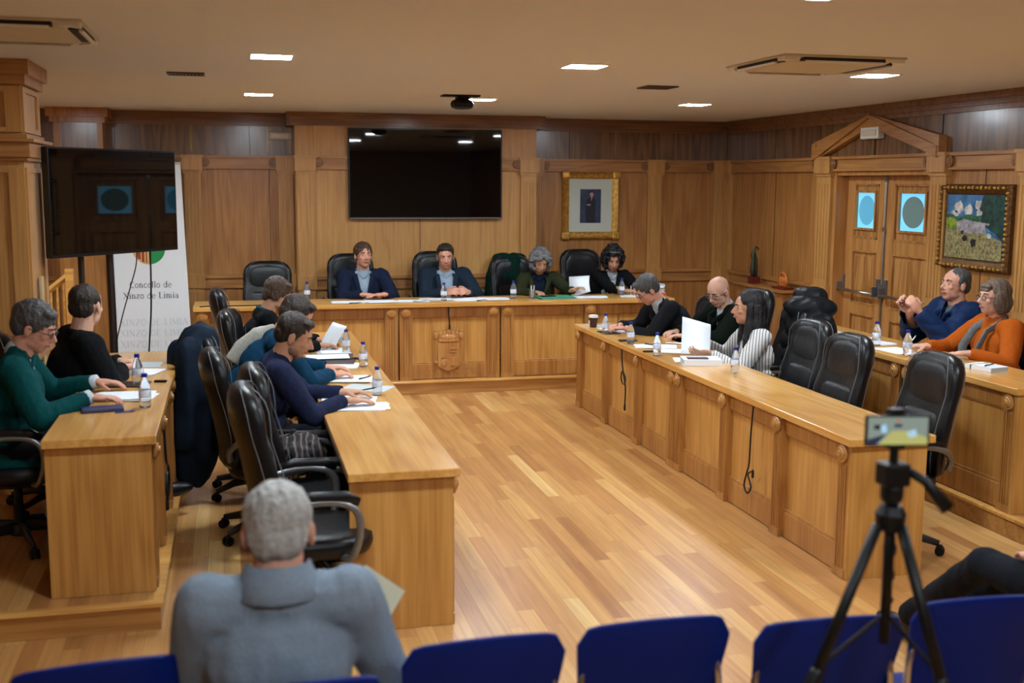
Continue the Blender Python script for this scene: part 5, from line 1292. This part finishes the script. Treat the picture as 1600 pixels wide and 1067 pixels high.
rowc = [(-.379,3.10,6,'empty blue plastic audience chair at the lower left corner'),
        (.105,2.865,4,'blue plastic chair of the man in grey wool jacket'),
        (.620,3.03,2,'empty blue plastic audience chair right beside the man in grey jacket'),
        (1.118,3.05,0,'empty blue plastic audience chair, second to the right of the man in grey jacket'),
        (1.615,2.95,-3,'empty blue plastic audience chair standing behind the tripod legs'),
        (2.14,2.99,-4,'blue plastic audience chair at the lower right corner, right of the tripod'),
        (2.86,2.98,4,'blue plastic chair out at the right edge under the person in blue sleeves')]
for i, (x, y, a, lab) in enumerate(rowc):
    if i == 0: bc.location = (x,y,0); bc.rotation_euler = (0,0,R(a)); bc['label'] = lab; bc['group'] = GB
    else: dup(bc, (x,y,0), R(a), lab, GB)

# ------------------------------------------------------------------ tripod and phone
TX, TY = 1.637, 2.52
t = thing('tripod', 'black tripod with pan handle standing among the blue chairs', 'tripod', (TX,TY,0))
obj('centre_column', MB().tube([(0,0,.84),(0,0,1.27)], .014, 10), blackP, t, smooth=True)
obj('spider', MB().lathe([(.02,1.14),(.036,1.15),(.04,1.19),(.028,1.21),(.018,1.215)], 14), blackP, t)
feet = [(-.50,-.30),(.13,-.50),(.28,.46)]
feet = [(-.62,-.16),(.14,-.50),(.15,.22)]
for i, (fx, fy) in enumerate(feet):
    p0 = Vector((fx*.07,fy*.07,1.165)); p1 = Vector((fx,fy,.012 if i < 2 else .86)); P_ = lambda s_: p0+(p1-p0)*s_
    lg = obj('leg', MB().tube([P_(0), P_(.34)], .0145, 10).tube([P_(.33), P_(.66)], .012, 10).tube([P_(.65), P_(1)], .0095, 10), blackP, t, smooth=True)
    obj('clamp', MB().cap(P_(.315), P_(.36), .019, .019, 10), blackP, lg, smooth=True); obj('clamp', MB().cap(P_(.64), P_(.68), .016, .016, 10), blackP, lg, smooth=True)
    obj('foot', MB().cap(P_(.985), P_(1), .014, .014, 8), blackP, lg, smooth=True)
    obj('strut', MB().tube([(0,0,.92), P_(.30)], .006, 6), blackP, t)
hd = obj('pan_head', MB().box(-.035,.035,-.03,.03,1.265,1.325).lathe([(.026,1.22),(.03,1.235),(.03,1.265)], 14), blackP, t, bevel=.006)
obj('pan_handle', MB().tube([(.025,.0,1.31),(.07,-.04,1.28),(.115,-.075,1.215)], [.012,.013,.02], 8), blackP, hd, smooth=True)
obj('phone_clamp', MB().tube([(0,0,1.32),(0,0,1.37)], .012, 8).box(-.02,.02,-.018,.018,1.362,1.375).box(-.018,.018,.005,.02,1.37,1.462).box(-.018,.018,-.012,.015,1.452,1.466), blackP, t, bevel=.002)
t = thing('smartphone', 'smartphone clamped sideways on the tripod, its screen showing the room', 'phone', (TX-.002,TY-.012,1.411), R(-12))
obj('case', MB().box(-.083,.083,-.004,.005,-.040,.040).lathe([(.001,0),(.002,0)], 6), blackP, t, bevel=.004)
def emf(n, c, s_=.8): return flat('screen_'+n, (0.02,.02,.02,1), .2, emis=srgb(*c), estr=s_*.55)
sc0 = obj('screen', MB().box(-.077,.077,-.0052,-.004,-.0355,.0355), emf('wall', (136,150,140)), t)
def spatch(n, pts, m_, lv): obj(n, MB().prism([(z,x) for x,z in pts], -.0052-.0003*lv, -.0050-.0003*(lv-1), 'Y'), m_, sc0)
spatch('shown_floor', [(-.05,-.0355),(-.015,.0),(.03,.0),(.077,-.018),(.077,-.0355)], emf('floor', (188,186,110)), 1)
spatch('shown_desk', [(-.077,-.0355),(-.055,-.0355),(-.03,-.008),(-.077,-.022)], emf('dark', (26,38,66)), 1)
spatch('shown_light', [(-.045,.012),(-.032,.018),(-.028,-.002),(-.04,-.006)], emf('light', (160,200,232), 1), 1)
spatch('shown_light', [(.02,-.002),(.045,.004),(.05,-.014),(.03,-.018)], emf('light2', (160,204,232), 1), 1)
spatch('shown_screen', [(-.062,.016),(-.046,.016),(-.046,.004),(-.062,.004)], emf('black', (16,24,18)), 1)
spatch('shown_screen', [(-.01,.018),(.01,.018),(.01,.010),(-.01,.010)], emf('black2', (40,34,52)), 1)
spatch('record_dot', [(-.003,.031),(.003,.031),(.003,.024),(-.003,.024)], emf('red', (210,60,80)), 1)

# ------------------------------------------------------------------ things on the desks
def bottle():
    t = thing('water_bottle', 'x', 'bottle', (0,0,0))
    obj('body', MB().lathe([(.002,.001),(.027,.002),(.030,.012),(.028,.03),(.030,.05),(.030,.095),(.028,.11),(.019,.138),(.0125,.148),(.0125,.16)], 18), waterM, t, smooth=True)
    obj('label', MB().lathe([(.0302,.055),(.0308,.056),(.0308,.092),(.0302,.093)], 18), labelM, t, smooth=True)
    obj('cap', MB().lathe([(.0135,.158),(.0148,.160),(.0148,.174),(.013,.177),(.002,.177)], 16), capBlue, t, smooth=False)
    return t
bt = bottle(); GBt = 'small water bottles with blue caps'
z1, z2 = DT, DT+ZP
bots = [(.815,8.74,z1,'water bottle with blue cap on the left front desk, farther of the close pair'),(.815,8.48,z1,'water bottle with blue cap on the left front desk, nearer of the close pair'),
        (.866,7.80,z1,'water bottle on the left front desk beside the hands of the man in petrol jacket'),(.828,6.72,z1,'water bottle with blue cap nearest on the left front desk'),
        (-.54,6.66,z2,'water bottle on the left rear desk, the farther of the two'),(-.452,5.97,z2,'water bottle with blue cap on the left rear desk, nearest to its end'),
        (1.995,10.83,z2,'water bottle in front of the man under the wide wall screen'),(2.71,10.90,z2,'water bottle on the presiding desk left of the green folder'),
        (3.885,11.0,z2,'water bottle in front of the woman with bushy black hair'),(.70,11.16,z2,'water bottle on the left part of the presiding desk'),
        (3.075,9.10,z1,'water bottle with blue cap beside the paper coffee cup'),(3.085,8.50,z1,'water bottle with blue cap in front of the man bent over writing'),
        (3.06,7.85,z1,'water bottle with blue cap in front of the held sheet'),(3.31,7.03,z1,'water bottle alone on the bare part of the right front desk'),
        (4.49,7.21,z2,'water bottle on the right rear desk by the papers at its far part'),(4.43,6.73,z2,'water bottle on the right rear desk in front of the woman in orange')]
for i, (x, y, z, lab) in enumerate(bots):
    z += .0005
    if i == 0: bt.location = (x,y,z); bt['label'] = lab; bt['group'] = GBt
    else: dup(bt, (x,y,z), rnd.uniform(0,6), lab, GBt)
def sheets(x, y, z, ang, lab, n=2, w=.21, h=.297, mat=paperM, seed=0, name='paper', cat='papers', fan=.05, thick=.0015):
    rr_ = random.Random(seed); t = thing(name, lab, cat, (x,y,z+.0004), R(ang))
    for i in range(n):
        q = MB(); q.M = Matrix.Translation((rr_.uniform(-fan,fan)*.5 if i else 0, rr_.uniform(-fan,fan)*.5 if i else 0, i*(thick+.0004))) @ Matrix.Rotation(rr_.uniform(-fan,fan)*4 if i else 0, 4, 'Z')
        q.box(-w/2,w/2,-h/2,h/2,0,thick); obj('sheet', q, mat, t)
    return t
def block(x, y, z, ang, lab, w, h, th, cov, page, name='book', cat='book'):
    t = thing(name, lab, cat, (x,y,z+.0005), R(ang))
    obj('pages', MB().box(-w/2+.003,w/2-.003,-h/2+.003,h/2-.003,.002,th-.002), page, t)
    obj('cover', MB().box(-w/2,w/2,-h/2,h/2,0,.002).box(-w/2,w/2,-h/2,h/2,th-.002,th).box(-w/2,-w/2+.002,-h/2,h/2,0,th), cov, t)
    return t
def slab(x, y, z, ang, lab, w, h, th, mat, name='smartphone', cat='phone'):
    return obj(name, MB().box(-w/2,w/2,-h/2,h/2,0,th), mat, loc=(x,y,z+.0006), rot=(0,0,R(ang)), bevel=min(.004, th*.4), label=lab, cat=cat)
def pen(x, y, z, ang, lab, tilt=0, mat=None, L=.14):
    q = MB().tube([(-L/2,0,0),(L*.38,0,0),(L*.5,0,0)], [.0042,.0042,.001], 8).box(-L/2,-L*.25,-.001,.001,.004,.006)
    return obj('pen', q, mat or inkM, loc=(x,y,z+.005), rot=(0,R(tilt),R(ang)), smooth=False, label=lab, cat='pen')
# presiding desk
sheets(1.08,10.88,z2,82,'white papers at the left in front of the man in navy blazer', 2, seed=1)
sheets(1.40,10.86,z2,94,'white paper pile in front of the hands of the man in navy blazer', 3, seed=2)
sheets(1.70,10.86,z2,88,'single white papers between the two men at the presiding desk', 2, seed=3)
sheets(1.93,10.97,z2,86,'white papers in front of the man under the wide wall screen', 2, seed=4) 
sheets(2.25,10.86,z2,92,'fanned white papers right of the middle bottle', 3, seed=5, fan=.09)
sheets(2.52,10.93,z2,80,'loose white sheets at the right of the fanned papers', 2, seed=6)
pen(1.13,10.75,z2,20,'black pen lying at the edge by the papers of the man in navy blazer')
pen(1.75,10.76,z2,5,'black microphone stub lying in front of the desk centre, left one', mat=blackP) 
pen(2.36,10.77,z2,35,'black pen lying right of the middle bottle')
t = thing('document_folder', 'green plastic folder with papers in front of the woman with curly grey hair', 'folder', (3.13,10.90,z2+.0005), R(4))
obj('lower_cover', MB().box(-.19,.19,-.13,.13,0,.002), greenM, t); obj('sheets', MB().box(-.16,.17,-.11,.11,.002,.010), paperM, t); obj('upper_cover', MB().box(-.18,.20,-.12,.13,.010,.013), greenM, t)
slab(3.07,10.92,z2+.0135,14,'dark phone lying on the green folder', .15, .075, .009, blackP)
t = thing('pen_holder', 'small clear holder with white pens left of the green folder', 'pen holder', (2.90,10.88,z2+.0005)); obj('cup', MB().lathe([(.028,0),(.03,.002),(.032,.085),(.030,.085),(.028,.004)], 16), waterM, t, smooth=True)
for i in range(3): obj('pen', MB().tube([(.01*math.cos(i*2),.01*math.sin(i*2),.005),(.02*math.cos(i*2),.02*math.sin(i*2),.13)], .004, 6), whiteM, t)
sheets(3.52,10.90,z2,84,'white sheets right of the green folder', 3, seed=8)
q = MB(); n = 8; rg = []
for i in range(n+1): a = i/n; rg.append([(-.10+.0*a, .0+.10*a*a, .21*a),(.11,.0+.12*a*a,.16*a+.0)])
q.add([p for r_ in rg for p in r_], [[2*i,2*i+1,2*i+3,2*i+2] for i in range(n)])
o = obj('held_paper', q, paperM, loc=(3.44,10.99,z2+.02), rot=(0,R(-18),R(-35)), smooth=True, label='white sheet lifted in the hand of the woman with curly grey hair', cat='papers'); s1 = o.modifiers.new('t','SOLIDIFY'); s1.thickness = .0012
sheets(4.0,10.93,z2,80,'white papers the woman with bushy black hair writes on', 2, seed=9)
pen(3.985,11.0,z2+.04,70,'white pen in the writing hand of the woman with bushy black hair', tilt=-50, mat=whiteM)
t = thing('document_stack', 'high stack of documents over an orange folder at the right end of the presiding desk', 'papers', (4.20,11.03,z2+.0005), R(3))
obj('orange_folder', MB().box(-.11,.12,-.15,.15,0,.030), orangeM, t)
for i in range(7): rr_ = random.Random(i); q = MB(); q.M = Matrix.Translation((rr_.uniform(-.012,.012), rr_.uniform(-.012,.012), .031+i*.013)) @ Matrix.Rotation(rr_.uniform(-.06,.06), 4, 'Z'); q.box(-.105,.105,-.145,.145,0,.0115); obj('document', q, paperM if i % 3 else paperG, t)
# right front desk
t = thing('coffee_cup', 'brown paper coffee cup with white lid at the far end of the right front desk', 'cup', (3.115,9.56,z1+.0005))
obj('cup', MB().lathe([(.002,0),(.028,.001),(.030,.004),(.040,.088),(.041,.09),(.036,.09)], 20), flat('dark_brown_cup', srgb(62,34,30), .6), t, smooth=True)
obj('lid', MB().lathe([(.043,.088),(.044,.094),(.041,.098),(.040,.108),(.036,.110),(.002,.108)], 20), whiteM, t, smooth=False)
obj('mark', MB().box(-.044,-.0355,-.008,.008,.035,.06), whiteM, t)
sheets(3.20,9.58,z1,10,'leaflets half hidden behind the coffee cup', 2, mat=paperG, seed=11, w=.15, h=.2)
sheets(3.26,9.30,z1,4,'white papers under the hands of the man bent over writing', 3, seed=10)
slab(3.13,9.17,z1,95,'black tablet edge under the papers of the man bent over writing', .20, .14, .006, blackP, 'tablet', 'tablet')
pen(3.24,9.26,z1+.075,60,'pen held upright by the man bent over writing', tilt=-62)
slab(3.12,8.66,z1,84,'dark phone lying between the bottles before the man bent over writing', .075, .15, .009, blackP)
sheets(3.22,8.32,z1,72,'white papers lying in front of the bald man', 3, seed=12)
sheets(3.30,8.06,z1,64,'loose white sheet at the inner side of the bald man’s papers', 1, seed=13)
slab(3.07,8.05,z1,86,'small black device lying near the desk edge, left of the held sheet', .02, .09, .012, blackP, 'remote_control', 'remote control')
pen(3.21,8.35,z1+.006,-60,'dark pen lying on the papers of the bald man')
slab(3.44,8.42,z1,60,'silver pen case by the hand of the bald man', .03, .16, .012, steelM, 'pen_case', 'pen case')
q = MB(); rg = []
for i in range(9): a = i/8; rg.append([(-.105,.035*math.sin(a*1.8),.297*a),(.105,.035*math.sin(a*1.8)+.02*a,.297*a-.05*a)])
q.add([p for r_ in rg for p in r_], [[2*i,2*i+1,2*i+3,2*i+2] for i in range(8)])
o = obj('held_paper', q, paperM, loc=(3.29,7.67,z1+.035), rot=(R(-24),0,R(-24)), smooth=True, label='white printed sheet held up by the woman in striped blouse', cat='papers'); s1 = o.modifiers.new('t','SOLIDIFY'); s1.thickness = .0012
block(3.235,7.44,z1,76,'thick white book lying on the right front desk', .20, .27, .042, paperM, paperG)
sheets(3.23,7.62,z1,70,'open white leaflet beside the thick book', 2, seed=14, w=.2, h=.22)
slab(3.20,7.42,z1+.0425,-14,'dark phone lying on the thick white book', .15, .075, .009, flat('brown_phone', srgb(66,42,44), .4))
# right rear desk
sheets(4.50,7.95,z2,12,'white papers at the far end of the right rear desk', 3, seed=15)
sheets(4.52,7.62,z2,30,'spread white papers behind the chair on the right rear desk', 3, seed=16, fan=.09)
sheets(4.55,7.36,z2,8,'white sheets in front of the man in blue padded jacket', 2, seed=17)
sheets(4.50,6.96,z2,4,'white sheet left of the writing hand of the woman in orange', 1, seed=18)
sheets(4.58,6.62,z2,10,'white sheet between the hands of the woman in orange', 1, seed=19)
pen(4.58,6.93,z2+.05,0,'white pen in the writing hand of the woman in orange', tilt=-50, mat=whiteM)
t = block(4.60,6.12,z2,10,'white notebook with a black elastic band at the near end of the right rear desk', .15, .21, .028, paperM, paperG, 'notebook', 'notebook')
obj('elastic_band', MB().box(-.077,.077,.055,.062,-.0,.0295), inkM, t)
pen(4.60,6.09,z2+.031,30,'dark pen lying on the white notebook')
q = MB()
for dx in (-.03,.03): q.tube([(dx+.024*math.cos(a),0,.017*math.sin(a)) for a in [2*PI*i/14 for i in range(14)]], .0022, 6, closed=True)
q.tube([(-.006,0,0),(.006,0,0)], .002, 6).tube([(.054,0,.0),(.058,.06,.0),(.056,.13,-.01)], .002, 6).tube([(-.054,0,0),(-.058,.06,0),(-.056,.13,-.01)], .002, 6)
obj('glasses', q, frameBk, loc=(4.70,7.20,1.17), rot=(R(10),0,R(-78)), smooth=True, label='dark framed glasses dangling between the raised hands of the man in blue padded jacket', cat='glasses')
# left front desk
q = MB(); rg = []
for i in range(7): a = i/6; rg.append([(0+.02*a*a,-.10,.19*a),(-.01+.02*a*a,.11,.20*a)])
q.add([p for r_ in rg for p in r_], [[2*i,2*i+1,2*i+3,2*i+2] for i in range(6)])
o = obj('held_paper', q, paperM, loc=(.70,8.70,z1+.02), rot=(0,R(28),R(24)), smooth=True, label='white sheet held up at the far part of the left front desk', cat='papers'); s1 = o.modifiers.new('t','SOLIDIFY'); s1.thickness = .0012
sheets(.70,8.55,z1,6,'white papers at the far part of the left front desk', 4, seed=20)
t = block(.68,8.25,z1,84,'dark brown folder with papers on the left front desk', .24, .32, .014, flat('brown_cover', srgb(70,48,46), .5), paperM, 'document_folder', 'folder')
sheets(.66,8.22,z1+.0145,88,'white papers lying on the dark brown folder', 2, seed=21)
sheets(.68,7.86,z1,85,'white papers in front of the man in petrol jacket, beyond his hands', 3, seed=22)
slab(.70,8.02,z1,80,'dark tablet lying on the left front desk between the papers', .2, .26, .008, flat('dark_tablet', srgb(64,52,52), .4), 'tablet', 'tablet')
sheets(.72,7.30,z1,80,'white note pad with pen next to the hand of the man in petrol jacket', 3, seed=23, thick=.003)
pen(.82,7.28,z1+.011,50,'dark pen on the note pad of the man in petrol jacket')
sheets(.80,6.98,z1,60,'grey printed sheet reaching the aisle edge of the left front desk', 1, mat=paperG, seed=24)
sheets(.66,6.62,z1,78,'white papers under the far hand of the young man in navy sweatshirt', 2, seed=25)
sheets(.68,6.38,z1,82,'white papers nearest on the left front desk, by the near hand of the young man', 3, seed=26)
pen(.76,6.72,z1+.035,-20,'dark pen in the hand of the young man in navy sweatshirt', tilt=-12)
slab(.86,8.15,z1,40,'small black remote near the aisle edge of the left front desk', .03, .06, .012, blackP, 'remote_control', 'remote control')
# bag on the lap of the young man
q = MB().ell((0,0,0),(.13,.17,.10), None, 18, 12)
me = bake(q, .01, 2, lambda c: .03*noise.noise(c*14)+.02*noise.noise(c*30))
m_, nt_, p_ = newmat('patterned_cloth'); w_ = nt_.nodes.new('ShaderNodeTexWave'); w_.inputs['Scale'].default_value = 9; w_.inputs['Distortion'].default_value = 6
tc_ = nt_.nodes.new('ShaderNodeTexCoord'); nt_.links.new(tc_.outputs['Object'], w_.inputs['Vector']); rp = nt_.nodes.new('ShaderNodeValToRGB'); e = rp.color_ramp.elements
e[0].color = srgb(26,30,36); e[1].color = srgb(104,100,96); e[0].position = .6; k_ = e.new(.8); k_.color = srgb(92,52,36); nt_.links.new(w_.outputs['Fac'], rp.inputs['Fac']); nt_.links.new(rp.outputs['Color'], p_.inputs['Base Color']); p_.inputs['Roughness'].default_value = .85
obj('scarf_bundle', me, m_, loc=(.34,6.02,.60), label='bundled patterned scarf on the lap edge of the young man in navy sweatshirt', cat='scarf')
# left rear desk
sheets(-.60,7.10,z2,80,'white papers under the hands of the man looking away', 3, seed=30)
sheets(-.60,7.38,z2,86,'grey sheet at the far side of the left rear desk', 1, mat=paperG, seed=31)
slab(-.60,6.66,z2,84,'dark tablet lying between the two men at the left rear desk', .17, .25, .008, flat('dark_tablet2', srgb(52,40,38), .4), 'tablet', 'tablet')
sheets(-.58,6.28,z2,82,'white papers held by the man in teal jumper', 4, seed=32, thick=.003)
slab(-.655,5.93,z2,8,'dark blue wallet beside the hand of the man in teal jumper', .20, .10, .018, flat('blue_wallet', srgb(52,54,92), .5), 'wallet', 'wallet')
pen(-.54,5.86,z2,15,'blue pen lying at the near end of the left rear desk', mat=capBlue, L=.1)
slab(-.42,6.72,z2,80,'small black remote near the edge of the left rear desk', .03, .07, .012, blackP, 'remote_control', 'remote control')
# envelope under the arm of the man in the foreground
sl = block(.335,3.06,.83,0,'pale cream envelope under the right arm of the man in grey jacket', .14, .22, .008, flat('cream_envelope', srgb(214,208,176), .6), paperM, 'envelope', 'envelope')
sl.rotation_euler = (R(68),R(38),R(0)); 

# ------------------------------------------------------------------ world and exposure
w = bpy.data.worlds.new('world'); SC.world = w; w.use_nodes = True; w.node_tree.nodes['Background'].inputs[0].default_value = (.5,.48,.45,1); w.node_tree.nodes['Background'].inputs[1].default_value = .3
SC.view_settings.view_transform = 'Standard'; SC.view_settings.look = 'None'; SC.view_settings.gamma = 1; SC.view_settings.use_curve_mapping = False
SC.view_settings.exposure = 1.0
